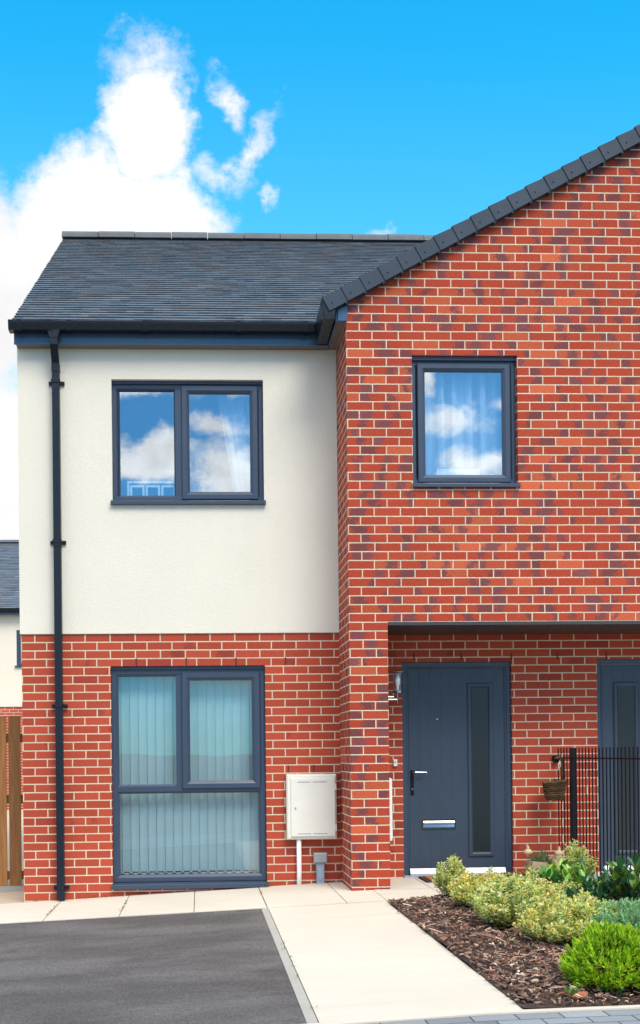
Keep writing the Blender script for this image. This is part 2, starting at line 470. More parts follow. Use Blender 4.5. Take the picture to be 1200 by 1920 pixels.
for a, b in ((1.46, 1.95), (1.95, 2.36), (2.36, 2.76)): slab(ap, a, b, 8.5, 9.3, 0); slab(ap, a, b, 9.3, 10.12, .004)
kind(ap.build('paving_slabs', M['paving']), 'structure')
pm = MB()
for a, b in ((4.915, 7.95), (7.95, 8.62)): slab(pm, .519, 1.452, a, b, 0.)
kind(pm.build('garden_path', M['paving']), 'structure')
kind(sheet(3.34, 8, 4.915, 10.12, .0).build('neighbour_path', M['paving']), 'structure')
kind(sheet(-14, -1.59, 10.0, 40, -.006).build('side_yard', M['gravel']), 'structure')

# planting bed: soil plus bark chips
def bedz(x, y):
    e = min(x - 1.452, y - 4.915, 1.)
    return .012 + .03 * min(1, max(0, e) / .25) + .012 * math.sin(x * 9 + y * 4) * math.sin(y * 7)
bm_ = MB(); nx, ny = 24, 44
def in_bed(x, y): return (1.452 <= x <= 3.34 and 4.915 <= y <= 8.5) or (2.76 <= x <= 3.34 and 8.5 <= y <= 10.1)
for (xa, xb, ya, yb, nx, ny) in ((1.445, 3.34, 4.912, 8.5, 24, 44), (2.76, 3.34, 8.5, 10.1, 8, 18)):
    for i in range(nx):
        for j in range(ny):
            q = []
            for di, dj in ((0, 0), (1, 0), (1, 1), (0, 1)):
                x = xa + (xb - xa) * (i + di) / nx; y = ya + (yb - ya) * (j + dj) / ny; q.append((x, y, bedz(x, y)))
            bm_.face(q)
kind(bm_.build('flower_bed_soil', M['soil'], smooth=True), 'structure')
chips = MB()
CC = [(.10, .052, .038), (.15, .08, .056), (.06, .032, .026), (.22, .135, .10), (.33, .22, .165), (.035, .02, .018), (.48, .36, .28), (.20, .07, .035), (.15, .105, .09)]
CW = [5, 5, 5, 4, 3, 4, 1.1, 1.5, 3]
def chip(x, y, L, W, T, c, lift=0.):
    z = bedz(x, y) + .006 + rnd.random() * .014 + lift
    Mx = Matrix.Translation((x, y, z)) @ Matrix.Rotation(rnd.uniform(0, 6.28), 4, 'Z') @ Matrix.Rotation(rnd.gauss(0, .32), 4, 'X') @ Matrix.Rotation(rnd.gauss(0, .28), 4, 'Y')
    k = rnd.uniform(.35, .9); k2 = rnd.uniform(.3, .9); sk = rnd.uniform(-.2, .2) * L
    P = [(-L / 2, -W / 2 * k, 0), (L / 2 + sk, -W / 2 * k2, 0), (L / 2, W / 2 * k2, 0), (-L / 2 + sk, W / 2 * k, 0)]
    mid = [(0, -W / 2, T * .8), (0, W / 2, T * .8)]
    top = [P[0], mid[0], P[1], P[2], mid[1], P[3]]
    A = [tuple(Mx @ Vector((p[0], p[1], p[2] + T))) for p in top]; B = [tuple(Mx @ Vector((p[0], p[1], p[2]))) for p in top]
    chips.face([A[0], A[1], A[4], A[5]], c); chips.face([A[1], A[2], A[3], A[4]], c)
    for i in range(6):
        j = (i + 1) % 6; chips.quad(B[i], B[j], A[j], A[i], col=mul(c, 1))
cnt = 0
while cnt < 15000:
    x, y = rnd.uniform(1.44, 3.34), rnd.uniform(4.92, 10.0)
    if not in_bed(x - .0, y) and not (1.44 <= x < 1.46 and y < 8.5 and rnd.random() < .5): continue
    near = y < 6.6
    L = min(.115, rnd.lognormvariate(-3.75, .5)); W = L * rnd.uniform(.12, .45)
    c = rnd.choices(CC, CW)[0]; c = mul(c, rnd.uniform(.6, 1.9))
    chip(x, y, L, W, rnd.uniform(.002, .007), c); cnt += 1
for _ in range(900):
    x, y = rnd.uniform(1.47, 3.3), rnd.uniform(4.95, 8.4)
    chip(x, y, rnd.uniform(.04, .10), rnd.uniform(.004, .009), .004, mul(rnd.choice(CC), rnd.uniform(.8, 1.9)), .008)
for _ in range(26):
    chip(rnd.uniform(1.55, 2.9), rnd.uniform(5., 8.2), rnd.uniform(.10, .24), rnd.uniform(.008, .016), .008, mul((.19, .115, .08), rnd.uniform(.6, 1.2)), .018)
for x, y in ((1.72, 5.05), (1.6, 5.25), (1.68, 5.5), (2.2, 5.1), (1.58, 5.4), (1.95, 5.4)):
    chip(x, y, .03, .02, .008, (.40, .31, .23), .014)
o = kind(chips.build('bark_chip_mulch', M['chips']), 'stuff')

# ------------------------------------------------------------------ the house
H = thing('house', (1.275, 10.0, 0), 'two storey semi detached brick house with cream rendered upper floor and tiled roofs', 'house')
YF = 10.0
w1 = (-.765, .605, 3.43, 4.562); w2 = (-.797, .597, -.03, 1.975)
MB().wall(-1.592, 1.275, -.3, 2.268, YF, [(*w2, .09)]).build('brick_wall', M['red_brick'], H)
rm = MB().wall(-1.604, 1.274, 2.268, 4.90, YF - .014, [(*w1, .10)])
rm.quad((-1.604, YF - .014, 2.268), (-1.604, YF + .002, 2.268), (1.274, YF + .002, 2.268), (1.274, YF - .014, 2.268))
rm.quad((-1.604, 17.6, 2.268), (-1.604, YF - .014, 2.268), (-1.604, YF - .014, 4.95), (-1.604, 17.6, 4.95))
rm.face([(-1.604, 17.6, 4.95), (-1.604, YF - .014, 4.95), (-1.604, 13.8, 7.50)])
rm.build('render_wall', M['render'], H)
sw = MB()
sw.quad((-1.592, 17.6, -.3), (-1.592, YF, -.3), (-1.592, YF, 2.268), (-1.592, 17.6, 2.268))
sw.quad((9, 17.6, -.3), (-1.592, 17.6, -.3), (-1.592, 17.6, 5.0), (9, 17.6, 5.0))
sw.build('side_wall', M['red_brick'], H)
# gable block
GY = 9.32; w3 = (1.836, 2.742, 3.43, 4.556)
SL = math.tan(R(28.7)); AX = 6.2
gw = MB()
gw.wall(1.275, 11.1, -.3, 4.83, GY, [(*w3, .10), (1.605, 5.6, -.3, 2.28, .78)])
zt = lambda x: 5.04 + SL * (x - 1.275) if x < AX else 5.04 + SL * (2 * AX - 1.275 - x)
gw.face([(1.275, GY, 4.83), (AX, GY, 4.83), (AX, GY, zt(AX)), (1.275, GY, zt(1.275))])
gw.face([(AX, GY, 4.83), (11.1, GY, 4.83), (11.1, GY, zt(11.1)), (AX, GY, zt(AX))])
gw.quad((1.275, YF + .1, -.3), (1.275, GY, -.3), (1.275, GY, 4.95), (1.275, YF + .1, 4.95))
gw.quad((11.1, GY, -.3), (11.1, 17.6, -.3), (11.1, 17.6, 4.9), (11.1, GY, 4.9))
gw.build('gable_wall', M['gable_brick'], H)
PY = 10.1; d1 = (1.866, 2.888, -.1, 2.003); d2 = (3.69, 4.712, -.1, 2.02)
MB().wall(1.605, 5.6, -.3, 2.285, PY, [(*d1, .09), (*d2, .09)]).build('porch_wall', M['red_brick'], H)
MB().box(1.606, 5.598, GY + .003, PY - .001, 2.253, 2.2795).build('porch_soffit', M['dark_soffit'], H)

# weep vents
def weeps(lst, y):
    for x, z in lst:
        MB().box(x - .006, x + .006, y - .004, y + .004, z - .032, z + .032).build('weep_vent', M['weep'], H)
weeps([(-.565, 2.012), (-.115, 2.012), (.335, 2.012), (.785, 2.012)], YF)
weeps([(1.98, 2.05), (2.42, 2.05), (2.89, 2.05), (3.32, 2.05), (3.78, 2.05)], PY)
weeps([(.80, 1.032), (1.03, 1.032)], YF)

# ---- roof tiles
def roof_tiles(mb, x0, x1, y0, z0, y1, z1, seed, xr=None, tints=None, gauge=.105, tw=.165):
    r = random.Random(seed)
    dy, dz = y1 - y0, z1 - z0; Ls = math.hypot(dy, dz); cy, cz = dy / Ls, dz / Ls
    rows = int(Ls / gauge) + 1
    for k in range(rows):
        s0 = k * gauge; s1 = min(s0 + gauge * 2, Ls + .04)
        x = x0 - (tw / 2 if k % 2 else 0)
        while x < x1:
            a = max(x, x0 + r.uniform(-.004, .004)); b = min(x + tw - .002, x1)
            x += tw
            if b - a < .02: continue
            if xr is not None and a > xr(s0): break
            c = r.choices(tints, [6, 5, 3, 2.2, 2])[0]; c = mul(c, r.uniform(.93, 1.07))
            lift = .021 + r.uniform(-.0012, .0015); th = .011
            jt = r.uniform(-.002, .002)
            P = []
            for (s, e, und) in ((s0 + jt, lift, .002), (s1, -.003, 0.)):
                P.append((y0 + cy * s - cz * e, z0 + cz * s + cy * e)); P.append((y0 + cy * (s + und) - cz * (e - th), z0 + cz * (s + und) + cy * (e - th)))
            (ty, tz), (by, bz), (uy, uz), (vy, vz) = P
            mb.quad((a, ty, tz), (b, ty, tz), (b, uy, uz), (a, uy, uz), col=c)
            mb.quad((a, by, bz), (b, by, bz), (b, ty, tz), (a, ty, tz), col=c)
            mb.quad((a, vy, vz), (a, by, bz), (a, ty, tz), (a, uy, uz), col=c)
            mb.quad((b, by, bz), (b, vy, vz), (b, uy, uz), (b, ty, tz), col=c)
TT = [(.115, .135, .163), (.13, .15, .18), (.092, .108, .134), (.142, .132, .142), (.155, .176, .206)]
RZ0, RZ1, RY0, RY1 = 4.985, 7.60, 9.80, 13.8
rt = MB()
roof_tiles(rt, -1.625, 5.2, RY0, RZ0, RY1, RZ1, 3, tints=TT)
# solid deck under the tiles and the rear slope
rt.quad((-1.618, RY0, RZ0 + .007), (5.2, RY0, RZ0 + .007), (5.2, RY1, RZ1 + .007), (-1.618, RY1, RZ1 + .007), col=TT[2])
rt.face([(-1.618, RY0, RZ0 + .007), (-1.618, RY1, RZ1 + .007), (-1.618, RY1, RZ1 - .1), (-1.618, RY0, RZ0 - .06)], col=TT[2])
rt.quad((5.2, 17.8, RZ0), (-1.62, 17.8, RZ0), (-1.62, RY1, RZ1), (5.2, RY1, RZ1), col=TT[2])
rt.quad((-1.615, 17.8, RZ0 - .05), (-1.615, RY0, RZ0 - .05), (-1.615, RY0, RZ0), (-1.615, 17.8, RZ0), col=TT[2])
roof = rt.build('roof', M['tile'], H)
rg = MB(); x = -1.64; k = 0
while x < 5.2:
    r_ = .115 + (.004 if k % 2 else 0)
    poly = [(RY1 + r_ * 1.25 * math.cos(a), RZ1 - .035 + r_ * math.sin(a)) for a in [math.pi * i / 8 for i in range(9)]]
    rg.prism(poly, 'x', x + .004, x + .446); x += .45; k += 1
rg.build('ridge_tiles', M['ridge'], roof)
# gable roof
gr = MB(); vx0, vz0 = 1.073, 4.985
gt = lambda x: vz0 + SL * (x - vx0)
for (ya, yb) in ((9.29, 17.8),):
    gr.quad((vx0, ya, gt(vx0)), (AX, ya, gt(AX)), (AX, yb, gt(AX)), (vx0, yb, gt(vx0)), col=TT[0])
    gr.quad((AX, ya, gt(AX)), (2 * AX - vx0, ya, vz0), (2 * AX - vx0, yb, vz0), (AX, yb, gt(AX)), col=TT[0])
    gr.quad((AX, ya, gt(AX) - .05), (vx0, ya, gt(vx0) - .05), (vx0, yb, gt(vx0) - .05), (AX, yb, gt(AX) - .05), col=TT[2])
groof = gr.build('gable_roof', M['tile'], H)
vc = MB()
ct, st = math.cos(R(28.7)), math.sin(R(28.7))
def on(s, n, y): return (vx0 + ct * s - st * n, y, vz0 + .018 + st * s + ct * n)
pitch = .1805
n_caps = int((AX - vx0) / ct / pitch) + 1
for k in range(n_caps):
    s0 = k * pitch - .004; s1 = s0 + pitch + .004
    t0, t1 = .011, .0                          # lower end sits proud of the next cap
    y0, y1 = 9.240, 9.247
    hb = -.118
    fr = [on(s0, hb - .004, y0), on(s1, hb - .004, y1), on(s1, t1, y1), on(s0, t0, y0)]
    bk = [on(s0, hb - .004, 9.312), on(s1, hb - .004, 9.312), on(s1, t1, 9.40), on(s0, t0, 9.40)]
    vc.face(fr); vc.quad(fr[3], fr[2], bk[2], bk[3]); vc.quad(fr[1], fr[0], bk[0], bk[1])
    vc.quad(fr[0], fr[3], bk[3], bk[0]); vc.quad(fr[2], fr[1], bk[1], bk[2])
    p = [on(s1 - .03, hb - .016, y1 + .004), on(s1 - .004, hb - .016, y1 + .004), on(s1 - .004, hb, y1 + .004), on(s1 - .03, hb, y1 + .004)]
    q = [(a[0], 9.31, a[2]) for a in p]
    vc.face(p); vc.quad(p[1], p[0], q[0], q[1]); vc.quad(p[0], p[3], q[3], q[0]); vc.quad(p[2], p[1], q[1], q[2])
    c = on(s0 + .055, -.07, y0)
    vc.tube([(c[0], y0 + .004, c[2]), (c[0], y0 - .005, c[2])], .0065, 8)
vc.build('verge_caps', M['verge'], groof)

# ---- fascia, soffit, gutters
fb = MB().box(-1.60, 1.205, 9.875, 9.895, 4.832, 4.985)
fb.box(-1.612, -1.56, 9.870, 9.874, 4.826, 4.985)
fb.box(-1.60, 1.205, 9.868, 9.875, 4.832, 4.845)
fb.build('fascia', M['fascia'], H)
MB().box(-1.60, 1.19, 9.8955, 9.985, 4.833, 4.842).build('soffit', M['soffit'], H)
MB().box(1.188, 1.204, 9.318, 9.872, 4.832, 5.02).build('fascia', M['fascia'], H)
MB().box(1.205, 1.274, 9.330, 9.984, 4.836, 4.845).build('soffit', M['soffit'], H)
MB().prism([(1.2045, 4.832), (1.285, 4.832), (1.285, 4.97), (1.2045, 4.925)], 'y', 9.295, 9.319).build('box_end', M['fascia'], H)
def gutter_prof(c, top, w=.112, h=.10, s=1):
    # square-sided trough, wider at the top
    return [(c - s * w / 2, top), (c - s * (w / 2 - .003), top - .02), (c - s * (w / 2 - .016), top - h), (c + s * (w / 2 - .016), top - h), (c + s * (w / 2 - .004), top), (c + s * (w / 2 - .010), top), (c + s * (w / 2 - .022), top - h + .008), (c - s * (w / 2 - .022), top - h + .008), (c - s * (w / 2 - .010), top - .004)]
gt_ = MB()
gt_.prism(gutter_prof(9.815, 5.0, .112, .074), 'x', -1.625, 1.062)
for x in (-1.625, -1.55, -1.285, -1.115, -.45, .38, .98):
    gt_.prism([(9.753, 5.004), (9.757, 4.975), (9.770, 4.919), (9.861, 4.919), (9.872, 5.0), (9.865, 5.0), (9.855, 4.925), (9.777, 4.925)], 'x', x - .02, x + .02)
gut = gt_.build('gutter', M['gutter'], H)
sg = MB()
sg.prism(gutter_prof(1.126, 4.998, .125, .165), 'y', 9.262, 9.83)
sg.prism([(1.062, 5.0), (1.068, 4.97), (1.086, 4.83), (1.166, 4.83), (1.19, 5.0)], 'y', 9.252, 9.262)
sg.box(1.063, 1.190, 9.250, 9.31, 4.975, 5.004)
sg.build('gutter', M['gutter'], H)
# ---- downpipe
dp = MB(); PX = -1.252; W = .0325
dp.prism([(PX - .055, 4.926), (PX + .055, 4.926), (PX + .034, 4.858), (PX - .034, 4.858)], 'y', 9.775, 9.85)
def sq(mb, a, b, w=W, d=W):
    (xa, ya, za), (xb, yb, zb) = a, b
    A = [(xa - w, ya - d, za), (xa + w, ya - d, za), (xa + w, ya + d, za), (xa - w, ya + d, za)]
    B = [(xb - w, yb - d, zb), (xb + w, yb - d, zb), (xb + w, yb + d, zb), (xb - w, yb + d, zb)]
    mb.face(A); mb.face(B[::-1])
    for k in range(4): j = (k + 1) % 4; mb.quad(A[j], A[k], B[k], B[j])
sq(dp, (PX, 9.812, 4.86), (PX, 9.812, 4.80), W * 1.04, W * 1.04)
sq(dp, (PX, 9.812, 4.80), (PX, 9.925, 4.67))
sq(dp, (PX, 9.925, 4.675), (PX, 9.925, 4.60), W * 1.1, W * 1.1)
sq(dp, (PX, 9.925, 4.60), (PX, 9.925, 2.9))
sq(dp, (PX, 9.925, 3.11), (PX, 9.925, 3.04), W * 1.08, W * 1.08)
sq(dp, (PX, 9.925, 2.9), (PX, 9.925, .09))
sq(dp, (PX, 9.925, .09), (PX, 9.925, -.115), W * 1.06, W * 1.06)
pipe = dp.build('downpipe', M['pipe'], H)
for z in (4.515, 3.085, 1.617, -.008):
    b = MB(); b.box(PX - .037, PX + .037, 9.886, 9.9, z - .014, z + .014)
    for s in (-1, 1):
        b.box(PX + s * .052 - .018, PX + s * .052 + .018, 9.965, 9.9845, z - .016, z + .016)
        b.box(PX + s * .036 - .003, PX + s * .036 + .003, 9.886, 9.965, z - .014, z + .014)
        b.tube([(PX + s * .056, 9.966, z), (PX + s * .056, 9.960, z)], .006, 8)
    b.build('bracket', M['pipe'], pipe)

# ---- windows
FP = lambda w, yf, dep=.06: [(0, yf + dep), (0, yf), (w * .62, yf), (w * .70, yf + .004), (w, yf + .018), (w, yf + dep)]
def pane(win, x0, x1, z0, z1, y, mat=None):
    MB().quad((x0, y, z0), (x1, y, z0), (x1, y, z1), (x0, y, z1)).build('pane', mat or M['glass'], win)
def sash(win, rect, w, yf):
    x0, x1, z0, z1 = rect
    MB().ring(rect, [(0, yf + .05), (0, yf + .006), (.006, yf), (w * .62, yf), (w * .72, yf + .004), (w, yf + .018), (w, yf + .05)]).build('sash', M['frame'], win)
def sill(win, x0, x1, yo, yi, z0, z1):
    m = MB(); m.prism([(yo, z0), (yo, z0 + (z1 - z0) * .62), (yo + .006, z0 + (z1 - z0) * .72), (yi, z1), (yi, z0 + .006), (yo + .012, z0 + .006), (yo + .012, z0)], 'x', x0, x1)
    m.prism([(yo - .002, z0 - .002), (yo - .002, z0 + (z1 - z0) * .75), (yi, z1 + .002), (yi, z0)], 'x', x0 - .006, x0)
    m.prism([(yo - .002, z0 - .002), (yo - .002, z0 + (z1 - z0) * .75), (yi, z1 + .002), (yi, z0)], 'x', x1, x1 + .006)
    m.build('sill', M['frame'], win)
def room(x0, x1, z0, z1, y, dep=3.0):
    m = MB()
    a, b, c, d = x0 - .5, x1 + .5, z0 - .6 if z0 > .7 else z0 - .02, z1 + .3
    Y = y + dep
    m.quad((a, Y, c), (b, Y, c), (b, Y, d), (a, Y, d)); m.quad((a, y, c), (a, Y, c), (a, Y, d), (a, y, d)); m.quad((b, Y, c), (b, y, c), (b, y, d), (b, Y, d))
    m.quad((a, y, c), (b, y, c), (b, Y, c), (a, Y, c)); m.quad((a, y, d), (a, Y, d), (b, Y, d), (b, y, d))
    m.wall(a, b, c, d, y, [(x0 + .01, x1 - .01, z0 + .01, z1 - .01, .001)])
    m.build('room', M['room'], H)
def head_strip(m, x0, x1, z0, z1, y):
    m.box(x0, x1, y, y + .05, z0, z1)
# upper window
yf = YF + .045
W1 = MB(); W1.ring((w1[0] + .003, w1[1] - .003, 3.474, 4.533), FP(.055, yf))
W1.box(w1[0] + .002, w1[1] - .002, yf - .018, yf + .055, 4.5345, 4.560)
W1.box(-.195, -.125, yf + .0025, yf + .055, 3.50, 4.50)
win = W1.build('window', M['frame'], H)
pane(win, -.72, -.19, 3.50, 4.50, yf + .03)
MB().ring((-.708, -.195, 3.496, 4.49), [(-.01, yf + .03), (0, yf + .004), (.012, yf + .02), (.012, yf + .03)]).build('bead', M['frame'], win)
sash(win, (-.138, .556, 3.488, 4.524), .072, yf - .016)
pane(win, -.075, .497, 3.55, 4.46, yf + .012)
sill(win, -.772, .612, YF - .055, yf + .04, 3.428, 3.474)
room(*w1, YF + .12)
# lower window
W2 = MB(); W2.ring((w2[0] + .003, w2[1] - .003, .022, 1.944), FP(.06, yf))
W2.box(w2[0] + .002, w2[1] - .002, yf - .018, yf + .055, 1.9455, 1.973)
W2.box(-.215, -.145, yf + .0025, yf + .055, .87, 1.90)
W2.prism([(yf + .0035, .838), (yf + .0035, .885), (yf + .02, .902), (yf + .055, .902), (yf + .055, .820), (yf + .02, .820)], 'x', -.755, .557)
win2 = W2.build('window', M['frame'], H)
pane(win2, -.75, -.21, .86, 1.91, yf + .03, M['glass_low']); pane(win2, -.75, .555, .05, .86, yf + .031, M['glass_low'])
sash(win2, (-.162, .55, .860, 1.918), .074, yf - .016)
pane(win2, -.10, .49, .92, 1.86, yf + .012, M['glass_low'])
sill(win2, -.797, .600, YF - .05, yf + .04, -.034, .0215)
room(*w2, YF + .12)
# gable window
yg = GY + .055
W3 = MB(); W3.ring((w3[0] + .003, w3[1] - .003, 3.470, 4.520), FP(.05, yg))
W3.box(w3[0] + .002, w3[1] - .002, yg - .025, yg + .055, 4.5215, 4.554)
win3 = W3.build('window', M['frame'], H)
sash(win3, (1.888, 2.692, 3.478, 4.50), .068, yg - .016)
pane(win3, 1.94, 2.64, 3.53, 4.45, yg + .012)
sill(win3, 1.836, 2.748, GY - .03, yg + .04, 3.425, 3.470)
room(*w3, GY + .12)
# ---- doors
def door(dx, mirror=False, zoff=0.):
    fx = (lambda o, w=0.: dx + 1.022 - o - w) if mirror else (lambda o, w=0.: dx + o); sg = -1 if mirror else 1
    x0, x1, z1 = dx + .004, dx + 1.018, 2.0 + zoff
    y = PY + .03
    f = MB()
    f.ring((x0, x1, -.08, z1), [(0, y + .07), (0, y), (.036, y), (.042, y + .006), (.056, y + .012), (.056, y + .07)])
    dr = f.build('door', M['frame'], H)
    lf = MB(); lx0, lx1, lz0, lz1 = x0 + .058, x1 - .058, .095, z1 - .058
    yl = y + .014; n = 9; wd = (lx1 - lx0) / n; gz = .0016
    for i in range(n):
        a, b = lx0 + i * wd, lx0 + (i + 1) * wd
        pts = [(a, yl + gz), (a + .005, yl), (b - .005, yl), (b, yl + gz)]
        for p, q in zip(pts, pts[1:]): lf.quad((p[0], p[1], lz0), (q[0], q[1], lz0), (q[0], q[1], lz1), (p[0], p[1], lz1))
    lf.quad((lx0, yl + gz, lz1), (lx1, yl + gz, lz1), (lx1, yl + .04, lz1), (lx0, yl + .04, lz1))
    lf.build('leaf', M['door'], dr)
    gx0 = fx(.617, .232); gx1 = gx0 + .232
    MB().ring((gx0, gx1, .200, 1.805), [(0, yl + .004), (0, yl - .012), (.008, yl - .016), (.026, yl - .016), (.034, yl - .01), (.040, yl - .002), (.040, yl + .004)]).build('glass_frame', M['door'], dr)
    MB().quad((gx0 + .039, yl - .002, .238), (gx1 - .039, yl - .002, .238), (gx1 - .039, yl - .002, 1.767), (gx0 + .039, yl - .002, 1.767)).build('glass_panel', M['obscure'], dr)
    t_ = MB(); t_.box(x0 - .006, x1 + .006, PY - .045, y + .05, .014, .034); t_.build('threshold', M['alu'], dr)
    t2 = MB(); t2.prism([(y - .012, .0345), (y - .012, .05), (y + .012, .094), (y + .05, .094), (y + .05, .0345)], 'x', lx0 + .004, lx1 - .004); t2.build('weather_bar', M['alu'], dr)
    if True:
        hx = fx(.093)
        h = MB(); h.bbox(hx - .015, hx + .015, yl - .010, yl + .002, .775, 1.005, .003); h.build('handle_plate', M['iron'], dr)
        h = MB(); h.tube([(hx, yl - .008, .985), (hx, yl - .045, .985), (hx + sg * .02, yl - .052, .985), (hx + sg * .125, yl - .052, .982)], [.009, .009, .0085, .0075], 10)
        h.build('handle', M['chrome'], dr)
        MB().tube([(hx, yl - .010, .83), (hx, yl - .016, .83)], .011, 12).build('lock', M['chrome'], dr)
        l = MB(); lx, lz = fx(.18, .315), .458
        l.ring((lx, lx + .315, lz, lz + .088), [(0, yl), (0, yl - .008), (.004, yl - .012), (.010, yl - .012), (.013, yl - .006), (.013, yl)])
        l.prism([(yl - .004, lz + .04), (yl - .016, lz + .045), (yl - .02, lz + .06), (yl - .014, lz + .075), (yl - .004, lz + .078)], 'x', lx + .012, lx + .303)
        l.prism([(yl - .004, lz + .012), (yl - .010, lz + .016), (yl - .006, lz + .042), (yl - .002, lz + .042)], 'x', lx + .012, lx + .303)
        l.build('letterbox', M['chrome'], dr)
        MB().tube([(fx(.332), yl + .001, 1.475), (fx(.332), yl - .008, 1.475)], .009, 12).build('peephole', M['chrome'], dr)
        MB().tube([(fx(.334), yl + .001, .975), (fx(.334), yl - .006, .975)], .006, 10).build('stud', M['chrome'], dr)
    bk = MB().quad((x0, y + .06, -.1), (x1, y + .06, -.1), (x1, y + .06, z1), (x0, y + .06, z1)); bk.build('door_back', M['door'], dr)
door(1.866); door(3.69, mirror=True, zoff=.018)

# ------------------------------------------------------------------ fittings on the house
mb_ = thing('meter_box', (1.0, 10.0, .396), 'cream meter cupboard with hinged door on the brick wall right of the lower window', 'meter box', 'meter boxes')
b = MB(); b.bbox(.776, 1.228, 9.915, 9.999, .394, .982, .012)
b.build('cabinet', M['box'], mb_)
b = MB(); b.bbox(.812, 1.212, 9.900, 9.9145, .422, .948, .004)
dd = b.build('door', M['box'], mb_)
for z in (.913, .448):
    for xa, xb in ((.872, .99), (1.01, 1.14)): MB().box(xa, xb, 9.8985, 9.8998, z - .0035, z + .0035).build('vent_slot', M['grey_pl'], dd)
b = MB().tube([(.853, 9.9005, .68), (.853, 9.893, .68)], .008, 10); b.build('lock', M['grey_pl'], dd)
for z in (.50, .87): MB().box(1.2125, 1.224, 9.902, 9.914, z - .03, z + .03).build('hinge', M['box'], mb_)
MB().tube([(.885, 9.955, .41), (.886, 9.955, .1), (.883, 9.955, -.06)], .022, 14).build('conduit', M['white'], mb_, smooth=True)

gl = thing('gas_riser', (1.075, 9.96, -.02), 'small grey capped service pipe stub at the wall foot below the meter cupboard', 'service pipe')
b = MB(); b.bbox(1.016, 1.136, 9.90, 9.999, .182, .272, .010); b.build('cap', M['grey_pl'], gl)
b = MB(); b.prism([(1.040, .1815), (1.112, .1815), (1.108, -.05), (1.044, -.05)], 'y', 9.925, 9.998)
pts = [(1.052, .15), (1.100, .15), (1.102, .07), (1.092, .035), (1.076, .025), (1.060, .035), (1.050, .07)]
b.prism(pts, 'y', 9.912, 9.926); b.build('pipe_body', M['blue_pl'], gl)

pb = thing('meter_box', (1.64, 9.6, .4), 'slim white meter cupboard inside the porch on the pillar beside the front door', 'meter box', 'meter boxes')
b = MB(); b.prism([(1.606, .40), (1.648, .415), (1.648, .945), (1.606, .965)], 'y', 9.45, 9.87); b.build('cabinet', M['white'], pb)
b = MB(); b.box(1.6485, 1.654, 9.47, 9.85, .43, .93); b.build('door', M['white'], pb)

bell = thing('doorbell', (1.793, 10.1, 1.045), 'small white doorbell push on the porch wall beside the door frame', 'doorbell')
MB().bbox(1.777, 1.811, 10.078, 10.099, 1.043, 1.108, .004).build('case', M['white'], bell)
MB().tube([(1.794, 10.079, 1.083), (1.794, 10.074, 1.083)], .008, 12).build('button', M['grey_pl'], bell)

la = thing('wall_lantern', (1.606, 9.75, 1.62), 'chrome wall lantern with clear glass cylinder and disc lid in the porch', 'lantern')
cx, cy = 1.762, 9.75
MB().lathe(cx, cy, [(.0, 1.898), (.018, 1.898), (.03, 1.893), (.078, 1.884), (.078, 1.880), (.0, 1.880)], 24).build('lid', M['chrome'], la)
MB().lathe(cx, cy, [(.041, 1.7165), (.041, 1.879)], 24).build('shade', M['lamp_glass'], la, smooth=True)
b = MB(); b.lathe(cx, cy, [(.0, 1.7), (.046, 1.7), (.046, 1.715), (.0, 1.715)], 24)
for a in (0.4, 2.0, 3.55, 5.1): b.tube([(cx + .044 * math.cos(a), cy + .044 * math.sin(a), 1.71), (cx + .044 * math.cos(a), cy + .044 * math.sin(a), 1.882)], .003, 6)
b.build('cage', M['chrome'], la)
MB().lathe(cx, cy, [(.0, 1.715), (.013, 1.716), (.013, 1.76), (.022, 1.79), (.024, 1.815), (.017, 1.85), (.010, 1.872), (.0, 1.872)], 14).build('bulb', M['bulb'], la, smooth=True)
b = MB(); b.tube([(cx - .004, cy, 1.699), (cx - .004, cy, 1.607)], .007, 10)
for z in (1.665, 1.640): b.tube([(cx - .004, cy, z), (1.622, cy, z)], .006, 8)
b.build('bracket', M['chrome'], la)
b = MB(); b.prism([(9.71, 1.60), (9.79, 1.60), (9.79, 1.71), (9.71, 1.71)], 'x', 1.606, 1.622); b.build('wall_plate', M['chrome'], la)

dm = thing('doormat', (2.38, 9.96, .03), 'brown coir doormat with dark rubber ends lying before the front door', 'doormat')
MB().bbox(2.03, 2.76, 9.66, 10.03, .026, .040, .004).build('pile', M['mat'], dm)
for xa, xb in ((1.985, 2.0295), (2.7605, 2.81)): MB().bbox(xa, xb, 9.65, 10.04, .0245, .034, .003).build('edge', M['rubber'], dm)

# ------------------------------------------------------------------ things seen through the glass
def drape(name, x0, x1, z0, z1, y, amp, folds, seed, label, gather=1., mat=None):
    r = random.Random(seed); m = MB(); nx, nz = folds * 8, 10
    ph = [r.uniform(0, 6.28) for _ in range(4)]
    def P(i, j):
        u = i / nx; v = j / nz
        z = z1 + (z0 - z1) * v
        x = x0 + (x1 - x0) * u
        if gather != 1.: x = x0 + (x1 - x0) * (1 - (1 - u) * (1 + (gather - 1) * v))
        a = amp * (.6 + .4 * v)
        yy = y + a * math.sin(u * folds * 6.283 + ph[0]) + a * .5 * math.sin(u * folds * 2.6 * 3.3 + ph[1] + v * .8)
        return (x + .25 * a * math.sin(u * folds * 12.5 + ph[2]), yy, z)
    for i in range(nx):
        for j in range(nz): m.quad(P(i, j + 1), P(i + 1, j + 1), P(i + 1, j), P(i, j))
    o = m.build(name, mat or M['sheer'], origin=((x0 + x1) / 2, y, z0), smooth=True)
    return tag(o, label, 'curtain', 'sheer curtains behind the windows')
drape('curtain', 1.86, 2.72, 3.45, 4.60, GY + .21, .05, 7, 5, 'white pleated sheer curtain filling the gable window')
